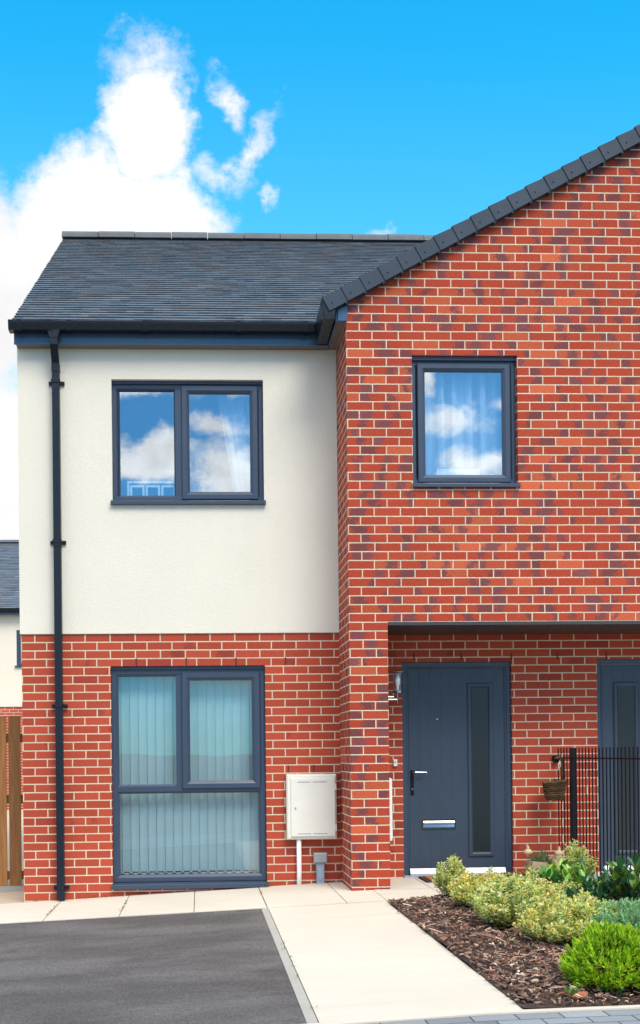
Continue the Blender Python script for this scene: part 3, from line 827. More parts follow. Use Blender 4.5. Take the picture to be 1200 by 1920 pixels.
drape('curtain', .17, .64, 3.40, 4.62, YF + .24, .02, 5, 8, 'white sheer curtain drawn back at the right of the rendered wall window', gather=.55)
def blind():
    t = thing('vertical_blind', (-.1, 10.2, .06), 'pale blue vertical blind with scalloped bottom chain behind the lower window', 'blind')
    m = MB(); x = -.80; ch = MB()
    k = 0
    while x < .60:
        a = R(-14) ; cx, hw = x + .04, .0394
        n = 5; pts = []
        for i in range(n):
            u = -1 + 2 * i / (n - 1)
            pts.append((cx + hw * u * math.cos(a), YF + .20 + hw * u * math.sin(a) + .005 * (1 - u * u)))
        for p, q in zip(pts, pts[1:]): m.quad((p[0], p[1], .098), (q[0], q[1], .098), (q[0], q[1], 1.99), (p[0], p[1], 1.99))
        ch.tube([(cx + .04 * u, YF + .185, .098 - .022 * (1 - u * u)) for u in (-1, -.6, -.2, .2, .6, 1)], .0042, 5)
        ch.box(cx - .006, cx + .006, YF + .180, YF + .190, .07, .09)
        x += .0785; k += 1
    m.build('slats', M['blind'], t, smooth=True); ch.build('chain', M['white'], t)
    MB().box(-.85, .65, YF + .16, YF + .24, 1.99, 2.03).build('rail', M['white'], t)
blind()
pf = thing('window_frame_ornament', (-.42, 10.19, 3.49), 'white three pane frame standing inside on the sill of the upper left window', 'picture frame')
b = MB()
fx0, fx1, fz0, fz1 = -.64, -.17, 3.44, 3.675
b.ring((fx0, fx1, fz0, fz1), [(0, 10.14), (0, 10.12), (.02, 10.12), (.02, 10.14)]); b.build('outer_frame', M['white'], pf)
for i in range(3):
    a = fx0 + .026 + i * .142
    MB().ring((a, a + .132, fz0 + .02, fz1 - .035), [(0, 10.14), (0, 10.126), (.020, 10.126), (.020, 10.14)]).build('panel', M['white'], pf)
pf2 = thing('mirror_back', (2.24, 9.44, 3.49), 'white backed mirror standing inside on the gable window sill', 'mirror')
MB().bbox(2.06, 2.44, 9.42, 9.44, 3.46, 3.615, .003).build('panel', M['white'], pf2)
MB().ring((2.05, 2.45, 3.45, 3.625), [(0, 9.44), (0, 9.416), (.010, 9.416), (.010, 9.44)]).build('rim', M['grey_pl'], pf2)

# ------------------------------------------------------------------ railing, basket
rl = thing('metal_railing', (3.3, 9.0, .04), 'black vertical bar metal railing between the two front doors', 'railing')
def bar_y(k): return 10.045 - .0805 * k
pY = 9.655
for k in range(29):
    y = bar_y(k)
    if abs(y - pY) < .04: continue
    MB().tube([(3.3, y, .06), (3.3, y, 1.195)], .0058, 6).build('bar', M['iron'], rl)
MB().box(3.278, 3.322, pY - .02, pY + .02, .0, 1.195).build('post', M['iron'], rl)
MB().box(3.278, 3.322, 7.72, 7.765, .0, 1.195).build('post', M['iron'], rl)
for z in (1.105, .12):
    MB().tube([(3.288, 10.09, z), (3.288, 7.72, z)], .0065, 8).build('rail', M['iron'], rl)
MB().box(3.262, 3.31, 10.06, 10.099, 1.065, 1.125).build('wall_bracket', M['iron'], rl)

bk = thing('hanging_basket', (3.225, 9.93, .70), 'brown woven half basket hanging by its tall handle from the railing', 'basket')
b = MB(); BX, BY = 3.215, 9.90
cols = [(.085, .042, .020), (.06, .03, .015), (.12, .065, .03)]
for k in range(9):
    z = .735 + k * .0195; rr = .072 + .030 * (k / 8) ** .8
    pts = []
    for i in range(25):
        th = 2 * math.pi * i / 24
        pts.append((BX + rr * math.cos(th) * (1 + .03 * math.sin(i * 5 + k)), BY + .8 * rr * math.sin(th), z + .004 * math.sin(th * 7 + k * 2.2) + .012 * math.cos(th) * (k / 8)))
    b.tube(pts, .0125, 6, col=mul(cols[k % 3], rnd.uniform(.8, 1.2)), cap=False)
b.lathe(BX, BY, [(0, .722), (.06, .722), (.07, .735), (.098, .885)], 20, col=cols[1], sy=.8)
b.build('bowl', M['coir'], bk)
b = MB()
hp = [(BX + .085, BY, .88), (BX + .078, BY, 1.0), (BX + .066, BY, 1.08), (BX + .040, BY - .01, 1.118), (BX + .015, BY - .01, 1.10)]
for s in (-1, 0, 1): b.tube([(p[0] + s * .011, p[1] + abs(s) * .005, p[2]) for p in hp], .0105, 6, col=cols[1 + (s == 0)])
b.build('handle', M['coir'], bk)
b = MB(); b.tube([(BX + .045, BY - .02, 1.08), (BX + .03, BY - .03, 1.045), (BX + .028, BY - .03, 1.0), (BX + .045, BY - .03, 1.03), (BX + .048, BY - .02, 1.075)], .005, 6, col=(.6, .5, .45)); b.build('bow', M['coir'], bk)

# ------------------------------------------------------------------ timber fence and far house on the left
tf = thing('timber_fence', (-3.2, 10.95, -.15), 'brown timber board fence at the left side of the house', 'fence')
x = -1.625; k = 0
while x > -4.6:
    w = .113 + rnd.uniform(-.004, .004); c = rnd.uniform(.8, 1.25)
    MB().box(x - w, x, 10.94, 10.958, -.095, 1.565 + rnd.uniform(-.004, .004), col=(c, c * .98, c * .95)).build('board', M['timber'], tf)
    x -= .139; k += 1
for z in (.0, .75, 1.35): MB().box(-4.6, -1.61, 10.9585, 11.0, z - .04, z + .04, col=(.6, .6, .6)).build('rail', M['timber'], tf)
MB().box(-4.6, -1.61, 10.945, 10.985, -.2, -.102, col=(.9, .9, 1)).build('gravel_board', M['kerb'], tf)

nh = thing('house', (-8, 29, 0), 'distant house with cream walls, brick base and grey roof behind the fence', 'house')
MB().wall(-16, .5, -.3, 2.467, 29.0, []).build('brick_base', M['far_brick'], nh)
fw = (-4.745, -3.5, 3.53, 4.46)
m = MB().wall(-16, .5, 2.467, 4.85, 28.98, [(*fw, .1)])
m.quad((.5, 28.98, -.3), (.5, 37, -.3), (.5, 37, 4.9), (.5, 28.98, 4.9)); m.quad((-16, 37, -.3), (-16, 28.98, -.3), (-16, 28.98, 4.9), (-16, 37, 4.9))
m.quad((-16, 28.98, 2.467), (-16, 29, 2.467), (.5, 29, 2.467), (.5, 28.98, 2.467))
m.build('render_wall', M['render'], nh)
m = MB(); roof_tiles(m, -9, .7, 28.75, 4.99, 33.0, 7.52, 11, tints=TT, gauge=.118, tw=.33)
m.quad((-16, 28.75, 4.98), (.7, 28.75, 4.98), (.7, 33, 7.51), (-16, 33, 7.51), col=TT[0]); m.quad((.7, 37.25, 4.99), (-16, 37.25, 4.99), (-16, 33, 7.52), (.7, 33, 7.52), col=TT[0])
fr_ = m.build('roof', M['tile'], nh)
MB().prism([(32.85, 7.50), (33, 7.60), (33.15, 7.50)], 'x', -16, .7).build('ridge', M['ridge'], fr_)
MB().prism(gutter_prof(28.74, 5.0), 'x', -16, .7).build('gutter', M['gutter'], nh)
MB().box(-16, .6, 28.82, 28.84, 4.83, 5.0).build('fascia', M['fascia'], nh)
b = MB(); b.ring(fw, FP(.10, 29.0)); fwn = b.build('window', M['frame'], nh)
MB().quad((-4.66, 29.03, 3.6), (-3.58, 29.03, 3.6), (-3.58, 29.03, 4.38), (-4.66, 29.03, 4.38)).build('pane', M['glass'], fwn)
MB().quad((-4.72, 29.07, 3.54), (-3.52, 29.07, 3.54), (-3.52, 29.07, 4.44), (-4.72, 29.07, 4.44)).build('backing', M['blind'], fwn)
MB().box(-4.79, -3.45, 28.93, 29.0, 3.49, 3.529).build('sill', M['frame'], fwn)

# ------------------------------------------------------------------ plants
def leaf(mb, P, d, up, L, W, col, fold=.25, tip=None, curl=0.):
    d = d.normalized(); s = d.cross(up)
    if s.length < 1e-4: s = d.orthogonal()
    s.normalize(); n = s.cross(d)
    a = P; e = P + d * L - n * curl * L; m_ = P + d * L * .5
    l = m_ + s * W / 2 + n * W * fold; r_ = m_ - s * W / 2 + n * W * fold
    i = len(mb.v); mb.v += [tuple(a), tuple(r_), tuple(e), tuple(l)]
    mb.f.append((i, i + 1, i + 2)); mb.f.append((i, i + 2, i + 3)); mb.c.append(col); mb.c.append(tip or col)
def rdir(r, zmin=-1.):
    while True:
        v = Vector((r.gauss(0, 1), r.gauss(0, 1), r.gauss(0, 1))).normalized()
        if v.z > zmin: return v
EU = [((.95, .90, .38), 3.4), ((.92, .74, .14), 1.8), ((.30, .48, .10), 3.0), ((.60, .72, .28), 3.4), ((.95, .93, .62), 3.0), ((.10, .22, .05), 1.6), ((.80, .46, .06), .3)]
def euonymus(x, y, w, h, nst, seed, label, yellow=1., lean=0., spikes=2):
    r = random.Random(seed); z0 = bedz(x, y) if in_bed(x, y) else .03
    t = thing('variegated_shrub', (x, y, z0), label, 'shrub', 'variegated shrubs in the flower bed')
    lv, tw = MB(), MB()
    cs = [c for c, _ in EU]; ws = [q * (yellow if i in (1, 6) else 1) for i, (_, q) in enumerate(EU)]
    for k in range(nst):
        a = r.uniform(0, 6.283); rr = math.sqrt(r.random())
        spike = k < spikes
        hh = h * (1 - .45 * rr * rr) * r.uniform(.6, 1.14) * (1.42 if spike else 1)
        if spike: rr *= .5
        base = Vector((x + .25 * w * .5 * rr * math.cos(a), y + .25 * w * .5 * rr * math.sin(a), z0))
        tipp = Vector((x + w * .5 * rr * math.cos(a) + lean * hh, y + w * .5 * rr * math.sin(a), z0 + hh))
        midp = base.lerp(tipp, .5) + Vector((math.cos(a), math.sin(a), 0)) * w * .08
        pts = [base, midp, tipp]
        tw.tube(pts, [.004, .003, .0015], 4)
        tone = r.choice([0, 0, 1, 2]); n = int(30 * (hh / .3)) + 8
        for q in range(n):
            u = .2 + .8 * (q / n) ** .7
            p = base.lerp(midp, u * 2) if u < .5 else midp.lerp(tipp, u * 2 - 1)
            for _ in range(4):
                d = rdir(r, -.35); d.z = d.z * .7 + .25
                off = d.normalized() * r.uniform(.004, .035) * (1.3 - u * .5)
                w2_ = list(ws)
                if tone == 1: w2_[1] *= 2.2
                if tone == 2: w2_[3] *= 2.2; w2_[2] *= 1.6
                c = mul(r.choices(cs, w2_)[0], r.uniform(.8, 1.15))
                c2 = mul(r.choices(cs, w2_)[0], r.uniform(.8, 1.15)) if r.random() < .4 else None
                leaf(lv, p + off, d, Vector((r.gauss(0, .4), r.gauss(0, .4), 1)), r.uniform(.018, .031), r.uniform(.013, .021), c, tip=c2)
    lv.build('foliage', M['leaf_small'], t); tw.build('stems', M['twig'], t)
euonymus(1.91, 8.34, .30, .28, 40, 21, 'upright variegated shrub nearest the front door at the back corner of bed', .7, spikes=4)
euonymus(2.0, 7.78, .52, .23, 72, 22, 'yellowish variegated shrub behind the bushy middle one in the row', 2.4, spikes=3)
euonymus(2.28, 7.62, .54, .23, 84, 28, 'variegated shrub with tall loose tips in front of the doormat', 1.3, spikes=6)
euonymus(2.0, 6.98, .56, .30, 110, 23, 'dense bushy green and cream variegated shrub in the middle of the row', .6, spikes=3)
euonymus(2.34, 6.90, .42, .17, 76, 24, 'pale variegated shrub right of the dense bushy one', .8, spikes=3)
euonymus(2.10, 6.34, .56, .23, 96, 25, 'low creamy yellow variegated shrub beside the bright green bush', 1.8, spikes=2)
euonymus(2.33, 6.48, .36, .22, 46, 29, 'low pale cream variegated shrub between the yellow one and the blue green mound', 1., spikes=2)
euonymus(3.03, 8.75, .26, .36, 40, 26, 'slender variegated shrub rising in front of the railing post', .6, spikes=3)
euonymus(2.60, 7.75, .22, .17, 22, 27, 'small grey green variegated sprig below the broad leaved laurel', .3, spikes=1)

def laurel(x, y, w, h, nst, seed, label, cols, L=.10, nl=9):
    r = random.Random(seed); z0 = bedz(x, y) if in_bed(x, y) else .03
    t = thing('laurel_shrub', (x, y, z0), label, 'shrub', 'glossy laurels in the flower bed')
    lv, tw = MB(), MB()
    for k in range(nst):
        a = r.uniform(0, 6.283); rr = math.sqrt(r.random())
        hh = h * (1 - .4 * rr) * r.uniform(.7, 1.05)
        base = Vector((x + .2 * w * .5 * rr * math.cos(a), y + .2 * w * .5 * rr * math.sin(a), z0))
        tipp = Vector((x + w * .42 * rr * math.cos(a), y + w * .42 * rr * math.sin(a), z0 + hh * .82))
        tw.tube([base, base.lerp(tipp, .5), tipp], [.006, .005, .003], 5)
        for q in range(nl):
            u = .3 + .7 * q / (nl - 1); p = base.lerp(tipp, u)
            th = q * 2.4 + k; el = .45 + .8 * u * r.uniform(.6, 1.2)
            d = Vector((math.cos(th) * math.cos(el), math.sin(th) * math.cos(el), math.sin(el)))
            c = mul(r.choices([q_[0] for q_ in cols], [q_[1] for q_ in cols])[0], r.uniform(.8, 1.2))
            LL = L * r.uniform(.7, 1.15); W = LL * r.uniform(.36, .46)
            # broad blade: three segments each side of a folded midrib
            s = d.cross(Vector((0, 0, 1)));
            if s.length < .05: s = Vector((1, 0, 0))
            s.normalize(); n = s.cross(d)
            st_ = [(0, .03), (.3, .42), (.6, .5), (.85, .3), (1, .0)]
            mid = [p + d * LL * a_ - n * (.16 * a_ * a_) * LL for a_, _ in st_]
            i0 = len(lv.v)
            for (a_, b_), m0 in zip(st_, mid):
                for sg in (1, 0, -1): lv.v.append(tuple(m0 + s * W * b_ * sg + n * abs(sg) * W * b_ * .3))
            for j in range(4):
                o_ = i0 + j * 3
                lv.f += [(o_, o_ + 1, o_ + 4, o_ + 3), (o_ + 1, o_ + 2, o_ + 5, o_ + 4)]; lv.c += [c, mul(c, 1.0)]
    lv.build('foliage', M['leaf_big'], t, smooth=False); tw.build('stems', M['twig'], t)
GA = [((.15, .38, .03), 4), ((.06, .22, .06), 4), ((.28, .50, .03), 2.4), ((.04, .15, .06), 1.6)]
GB = [((.03, .12, .05), 5), ((.05, .17, .065), 4), ((.24, .34, .04), .8), ((.45, .34, .03), .35)]
laurel(2.70, 8.20, .60, .33, 26, 31, 'bright green broad leaved laurel in front of the stone planter', GA, .115)
laurel(2.70, 7.60, .40, .24, 20, 32, 'low dark green laurel between the bright laurel and blue green mound', GB, .085)
laurel(3.05, 8.05, .40, .30, 20, 33, 'dark laurel at the foot of the railing', GB, .095)
laurel(2.97, 7.45, .42, .50, 32, 34, 'tallest dark laurel with yellow green tips at the right edge of the picture', GB + [((.14, .26, .03), 2)], .105)
laurel(2.86, 7.72, .36, .28, 18, 35, 'dark laurel with yellowing leaves behind the blue green mound', GB + [((.28, .30, .04), 1)], .085)

def dome(x, y, w, h, nsh, seed, name, label, cols, L, W, per, zsq, mat, shoot=.05, spread=.5, clump=12, cs=.15):
    r = random.Random(seed); z0 = bedz(x, y); cd = None
    t = thing(name, (x, y, z0), label, 'shrub')
    lv, tw = MB(), MB(); C = Vector((x, y, z0 + h * .30))
    for k in range(nsh):
        if k % clump == 0: cd = rdir(r, -.45); crad = r.uniform(.86, 1.06); ctone = r.uniform(.85, 1.15)
        d = (cd + Vector((r.gauss(0, 1), r.gauss(0, 1), r.gauss(0, 1))) * cs).normalized()
        rad = crad * r.uniform(.93, 1.05) if r.random() < .8 else r.uniform(.45, .8)
        lump = 1 + .07 * math.sin(d.x * 7 + seed) * math.sin(d.y * 6 + 1) + .05 * math.sin(d.z * 9)
        p = C + Vector((d.x * w * .5, d.y * w * .5, d.z * h * (.70 if d.z > 0 else .30))) * rad * lump
        g_ = (d * .8 + Vector((0, 0, zsq)) + Vector((r.gauss(0, .2), r.gauss(0, .2), 0))).normalized()
        s0 = p - g_ * shoot
        if k % 6 == 0: tw.tube([Vector((x + d.x * .03, y + d.y * .03, z0)), C.lerp(s0, .5), s0], [.004, .003, .002], 4)
        tone = ctone * r.uniform(.8, 1.15)
        for q in range(per):
            u = q / max(1, per - 1); th = q * 2.4 + k
            e1 = g_.orthogonal().normalized(); e2 = g_.cross(e1)
            out = (e1 * math.cos(th) + e2 * math.sin(th))
            ld = (g_ * (.45 + .55 * u) + out * spread * (1.15 - .75 * u)).normalized()
            c = mul(r.choices([q_[0] for q_ in cols], [q_[1] for q_ in cols])[0], tone * r.uniform(.85, 1.15))
            leaf(lv, s0 + g_ * shoot * u, ld, g_, L * r.uniform(.8, 1.2), W, c, tip=mul(c, 1.12))
    lv.build('foliage', mat, t); tw.build('stems', M['twig'], t)
dome(1.955, 5.19, .43, .285, 1600, 41, 'green_hebe', 'bright lime green rounded bush at the front of the flower bed', [((.33, .54, .02), 4), ((.52, .72, .04), 3), ((.13, .30, .015), 2.4), ((.60, .40, .02), .25)], .028, .009, 11, .55, M['leaf_hebe'], .05, .42)
dome(2.52, 6.36, .74, .24, 1800, 42, 'blue_hebe', 'low blue green rounded bush behind the lime green one', [((.27, .50, .24), 4), ((.38, .60, .34), 3), ((.18, .36, .16), 2)], .021, .013, 8, .5, M['leaf_hebe'], .035, .75)

# stone planter with onion finials
up = thing('stone_planter', (3.02, 9.55, .03), 'buff stone planter with onion shaped finials and trailing plant by the railing', 'planter')
ux, uy = 2.985, 9.55
b = MB()
b.prism([(ux - .105, .03), (ux + .03, .03), (ux + .02, .20), (ux - .11, .21), (ux - .125, .15)], 'y', uy - .09, uy + .10)
b.prism([(ux - .005, .0), (ux + .105, .0), (ux + .15, .245), (ux + .135, .265), (ux + .09, .255)], 'y', uy - .12, uy - .02)
b.prism([(ux + .02, .06), (ux + .12, .06), (ux + .14, .25), (ux + .06, .25)], 'y', uy - .019, uy + .11)
b.build('bowl', M['stone'], up)
onion = lambda m, x, y, z, s: m.lathe(x, y, [(0, z - .02 * s), (.02 * s, z - .02 * s), (.016 * s, z), (.046 * s, z + .012 * s), (.05 * s, z + .03 * s), (.035 * s, z + .05 * s), (.012 * s, z + .062 * s), (.016 * s, z + .075 * s), (.008 * s, z + .09 * s), (0, z + .105 * s)], 14)
M['pale_stone'] = simple('pale_stone', (.50, .42, .25), .85, var=.2, nscale=20)
for (fx, fy, fz) in ((ux - .115, uy + .03, .262), (ux + .135, uy - .05, .255)):
    m = MB(); onion(m, fx, fy, fz, .82); m.build('finial', M['pale_stone'], up, smooth=True)
r = random.Random(51); m = MB()
for k in range(260):
    a = r.uniform(0, 6.28); q = math.sqrt(r.random())
    p = Vector((ux - .01 + .085 * q * math.cos(a), uy + .07 * q * math.sin(a), .20 + .09 * (1 - q * q) * r.random()))
    leaf(m, p, rdir(r, -.1), Vector((0, 0, 1)), r.uniform(.025, .04), .016, mul(r.choice([(.16, .3, .10), (.09, .2, .09), (.3, .36, .16), (.2, .3, .2)]), r.uniform(.8, 1.2)))
m.build('plant', M['leaf_small'], up); m = MB()
for k in range(46):
    u = r.random(); p = Vector((ux - .13 - .03 * math.sin(u * 5) - .03 * u, uy - .08 + r.gauss(0, .01), .23 - .15 * u))
    leaf(m, p, rdir(r), Vector((0, 0, 1)), .028, .018, mul(r.choice([(.35, .38, .2), (.2, .28, .12), (.18, .09, .08)]), r.uniform(.8, 1.1)))
m.build('trailing_stem', M['leaf_small'], up)

# small weeds in the joints and seedlings on the mulch
def seedling(x, y, n, seed, label, c, L=.035):
    r = random.Random(seed); m = MB(); z = bedz(x, y) + .012
    for k in range(n):
        p = Vector((x + r.gauss(0, .010), y + r.gauss(0, .01), z + r.uniform(0, .03)))
        d = rdir(r, .1); leaf(m, p, d, Vector((0, 0, 1)), L * r.uniform(.7, 1.2), L * .5, mul(c, r.uniform(.8, 1.2)))
    m.tube([(x, y, z - .01), (x + .003, y, z + .03)], .002, 4, col=c)
    tag(m.build('seedling', M['leaf_small'], origin=(x, y, z)), label, 'seedling', 'seedlings on the bark mulch')
seedling(1.70, 5.02, 14, 61, 'light green seedling on the mulch left of the bright bush foot', (.16, .30, .06))
seedling(1.87, 5.03, 10, 62, 'left of two small green seedlings below the lime bush', (.10, .24, .08))
seedling(1.925, 5.02, 14, 63, 'right of two small green seedlings below the lime bush', (.10, .26, .10))
seedling(1.79, 6.30, 10, 64, 'pale cream seedling on the mulch by the low yellow shrub', (.45, .46, .26), .04)
m = MB(); leaf(m, Vector((1.90, 5.10, bedz(1.9, 5.1) + .03)), Vector((.6, -.5, .4)), Vector((0, -.5, 1)), .05, .042, (.52, .13, .02))
leaf(m, Vector((1.905, 5.10, bedz(1.9, 5.1) + .03)), Vector((-.4, -.6, .5)), Vector((0, -.5, 1)), .04, .036, (.45, .11, .02))
tag(m.build('fallen_leaf', M['leaf_small'], origin=(1.9, 5.1, .05)), 'single orange fallen leaf on the mulch under the lime bush', 'leaf')
r = random.Random(71); m = MB()
def tuft(x, y, n, s):
    for k in range(n):
        p = Vector((x + r.gauss(0, s), y + r.gauss(0, s * .5), g(x) + .004))
        d = rdir(r, .25); leaf(m, p, d, Vector((0, 0, 1)), r.uniform(.012, .026), .009, mul(r.choice([(.14, .22, .05), (.3, .3, .1), (.2, .14, .07)]), r.uniform(.7, 1.2)))
tuft(.585, 9.93, 26, .02)
for x in (-1.22, -1.0, -.94, -.86, -.62, .2, .26, .35, 1.52, -1.5): tuft(x, 9.985, 10, .03)
for j, (xx, ya, yb) in enumerate(((-1.25, 8.8, 9.7), (-.65, 8.75, 9.6), (.517, 5.1, 9.6), (-1.85, 8.9, 9.6))):
    for k in range(9): tuft(xx + r.gauss(0, .004), r.uniform(ya, yb), 3, .006)
kind(m.build('weeds', M['leaf_small']), 'stuff')

# ------------------------------------------------------------------ light, sky, camera
EL, AZ = 50., 21.           # sun behind the camera, to the right
sd = Vector((math.sin(R(AZ)) * math.cos(R(EL)), -math.cos(R(AZ)) * math.cos(R(EL)), math.sin(R(EL))))
L = bpy.data.lights.new('sun', 'SUN'); L.energy = 2.9; L.angle = R(26.0); L.color = (1., .92, .79)
lo = bpy.data.objects.new('sun', L); COL.objects.link(lo); lo.location = sd * 40
lo.rotation_euler = (-sd).to_track_quat('-Z', 'Y').to_euler()

wd = bpy.data.worlds.new('World'); sc.world = wd; wd.use_nodes = True
t = NT(wd.node_tree); bg = wd.node_tree.nodes['Background']
sky = t.new('ShaderNodeTexSky', sky_type='NISHITA'); sky.sun_disc = False
sky.sun_elevation = R(EL); sky.sun_rotation = R(180 - AZ); sky.air_density = 1.0; sky.dust_density = .4; sky.ozone_density = 2.0
STR = .12
dirv = coords(t, 'Generated'); d_ = t.sep(dirv)
fy = t.m('MAXIMUM', d_[1], .02)
s_ = t.m('DIVIDE', d_[0], fy); q_ = t.m('DIVIDE', d_[2], fy)
front = t.ss(d_[1], .05, .30)
uvw = t.comb(s_, q_, 0.)
dn = t.sep(t.noise(uvw, 9, 6, .62, 'Color')); dn2 = t.sep(t.noise(uvw, 34, 5, .65, 'Color'))
sx = t.m('ADD', s_, t.m('ADD', t.m('MULTIPLY', t.m('SUBTRACT', dn[0], .5), .075), t.m('MULTIPLY', t.m('SUBTRACT', dn2[0], .5), .03)))
sy = t.m('ADD', q_, t.m('ADD', t.m('MULTIPLY', t.m('SUBTRACT', dn[1], .5), .075), t.m('MULTIPLY', t.m('SUBTRACT', dn2[1], .5), .03)))
blobs = [(-.085, .455, .13, .092, 0, 1.7), (-.24, .42, .15, .125, 0, 1.8), (-.042, .565, .047, .078, 0, 1.35), (-.045, .635, .042, .036, 10, .50), (-.03, .47, .06, .075, 0, 1.4),
         (-.30, .30, .24, .15, 0, 1.3), (-.11, .515, .07, .045, 15, 1.1), (.027, .595, .036, .013, -56, .50), (.050, .550, .052, .014, 50, .50), (.022, .525, .03, .02, 0, .4), (.068, .516, .010, .014, 0, .35), (.170, .478, .018, .007, 0, .35), (-.25, .165, .2, .045, 0, 1.0), (-.19, .25, .12, .13, 0, 1.6)]
F = None
for (cx, cy, rx, ry, rot, st_) in blobs:
    c_, s__ = math.cos(R(rot)), math.sin(R(rot))
    ax = t.m('SUBTRACT', sx, cx); ay = t.m('SUBTRACT', sy, cy)
    u_ = t.m('DIVIDE', t.m('ADD', t.m('MULTIPLY', ax, c_), t.m('MULTIPLY', ay, s__)), rx)
    v_ = t.m('DIVIDE', t.m('SUBTRACT', t.m('MULTIPLY', ay, c_), t.m('MULTIPLY', ax, s__)), ry)
    e = t.m('MULTIPLY', t.m('SUBTRACT', 1., t.m('SQRT', t.m('ADD', t.m('MULTIPLY', u_, u_), t.m('MULTIPLY', v_, v_)))), st_)
    F = e if F is None else t.m('MAXIMUM', F, e)
tex = t.noise(uvw, 20, 9, .72)
F2 = t.m('ADD', F, t.m('MULTIPLY', t.m('SUBTRACT', tex, .5), 1.0))
cl_f = t.m('MULTIPLY', t.ss(F2, -.02, .60), front)
bv = t.comb(t.m('ADD', d_[0], 3.7), d_[1], t.m('MULTIPLY', d_[2], 1.5))
by = t.m('MAXIMUM', t.m('MULTIPLY', d_[1], -1.), .02)
s_b = t.m('DIVIDE', d_[0], by); q_b = t.m('DIVIDE', d_[2], by); uvb = t.comb(s_b, q_b, 4.)
db = t.sep(t.noise(uvb, 22, 5, .6, 'Color'))
bx = t.m('ADD', s_b, t.m('MULTIPLY', t.m('SUBTRACT', db[0], .5), .06)); bz = t.m('ADD', q_b, t.m('MULTIPLY', t.m('SUBTRACT', db[1], .5), .05))
bn = t.noise(bv, 4.6, 8, .60)
cl_b = t.m('MAXIMUM', t.m('MULTIPLY', t.ss(bn, .43, .58), t.ss(d_[2], .0, .12)), t.m('MULTIPLY', t.ss(d_[2], .45, .68), 1.))
hole = t.m('MULTIPLY', t.ss(q_b, .16, .22), t.m('SUBTRACT', 1., t.ss(q_b, .42, .52)))
hole = t.m('MULTIPLY', hole, t.m('MULTIPLY', t.ss(s_b, -.34, -.24), t.m('SUBTRACT', 1., t.ss(s_b, .44, .54))))
FB = None
for (cx, cy, rx, ry, st_) in [(-.045, .268, .06, .028, 1.0), (.035, .255, .05, .04, 1.0), (.02, .30, .035, .02, .6), (-.05, .335, .07, .022, .75), (.045, .338, .03, .014, .5),
                              (.255, .262, .05, .022, .8), (.225, .30, .06, .014, .6), (.205, .335, .022, .018, .8), (.27, .235, .05, .02, 1.), (.29, .318, .04, .010, .4)]:
    u_ = t.m('DIVIDE', t.m('SUBTRACT', bx, cx), rx); v_ = t.m('DIVIDE', t.m('SUBTRACT', bz, cy), ry)
    e = t.m('MULTIPLY', t.m('SUBTRACT', 1., t.m('SQRT', t.m('ADD', t.m('MULTIPLY', u_, u_), t.m('MULTIPLY', v_, v_)))), st_)
    FB = e if FB is None else t.m('MAXIMUM', FB, e)
FB = t.ss(t.m('ADD', FB, t.m('MULTIPLY', t.m('SUBTRACT', t.noise(uvb, 40, 6, .65), .5), .9)), .0, .6)
cl_b = t.m('MAXIMUM', t.m('MULTIPLY', cl_b, t.m('SUBTRACT', 1., hole)), t.m('MULTIPLY', FB, hole))
cl_b = t.m('MULTIPLY', cl_b, t.m('SUBTRACT', 1., front))
cl = t.m('MAXIMUM', cl_f, cl_b)
hs = t.new('ShaderNodeHueSaturation'); hs.inputs['Saturation'].default_value = 1.0; t.put(hs.inputs['Color'], sky.outputs[0])
skc = t.mix(1., hs.outputs[0], t.mix(front, (.46, 1.25, 1.75), t.mix(t.ss(q_, .42, .70), (.70, 2.7, 2.85), (.16, 2.6, 2.95))), 'MULTIPLY')
shade = t.mr(t.noise(bv, 6, 5, .6), .3, .7, t.m('ADD', t.m('MULTIPLY', front, .45), .45), 1.12)
cv = t.m('MULTIPLY', shade, t.m('ADD', t.m('MULTIPLY', front, -.55 / STR), 1.6 / STR))
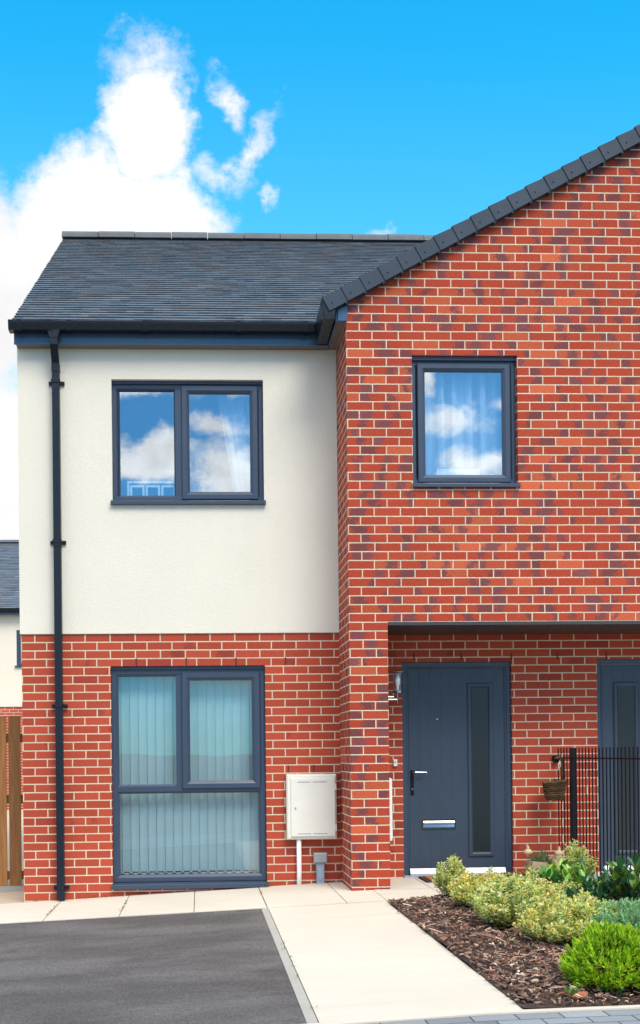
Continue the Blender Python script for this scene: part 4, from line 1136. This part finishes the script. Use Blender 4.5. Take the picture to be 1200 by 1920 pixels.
cv = t.m('MULTIPLY', cv, t.m('ADD', 1., t.m('MULTIPLY', t.m('MULTIPLY', t.ss(d_[2], .38, .62), t.m('SUBTRACT', 1., front)), .95)))
cvh = t.mr(t.noise(uvb, 16, 5, .6), .3, .7, 1.7 / STR, 2.9 / STR)
clc = t.mix(front, t.mix(hole, t.comb(cv, t.m('MULTIPLY', cv, .98), t.m('MULTIPLY', cv, .935)), t.comb(t.m('MULTIPLY', cvh, .93), t.m('MULTIPLY', cvh, .99), t.m('MULTIPLY', cvh, 1.04))), t.comb(cv, cv, t.m('MULTIPLY', cv, 1.01)))
t.put(bg.inputs['Color'], t.mix(cl, skc, clc)); bg.inputs['Strength'].default_value = STR

cam = bpy.data.cameras.new('camera'); cam.lens = 38.81; cam.sensor_width = 36; cam.sensor_fit = 'AUTO'
cam.shift_x = .0697; cam.shift_y = .2339; cam.clip_start = .05; cam.clip_end = 6000
co = bpy.data.objects.new('camera', cam); COL.objects.link(co); sc.camera = co
yaw, pit, rol = R(2.5235), R(.1321), R(.5915)
cy, sy_ = math.cos(yaw), math.sin(yaw); ctt, stt = math.cos(pit), math.sin(pit); cr, sr = math.cos(rol), math.sin(rol)
Ry = Matrix(((cy, 0, sy_), (0, 1, 0), (-sy_, 0, cy))); Rx = Matrix(((1, 0, 0), (0, ctt, -stt), (0, stt, ctt))); Rz = Matrix(((cr, -sr, 0), (sr, cr, 0), (0, 0, 1)))
RR = Ry @ Rx @ Rz            # columns: image right, image down, forward in (X, down, Y)
tow = lambda v: Vector((v[0], v[2], -v[1]))
right, down, fwd = (tow(RR.col[i]) for i in range(3))
mw_ = Matrix.Identity(4)
for i, v in enumerate((right, -down, -fwd)):
    for j in range(3): mw_[j][i] = v[j]
mw_.translation = (0, 0, 1.17)
co.matrix_world = mw_

sc.view_settings.view_transform = 'Standard'; sc.view_settings.look = 'None'
sc.view_settings.exposure = -0.08; sc.view_settings.gamma = 1
sc.cycles.max_bounces = 10; sc.cycles.transparent_max_bounces = 16
sc.cycles.use_denoising = True
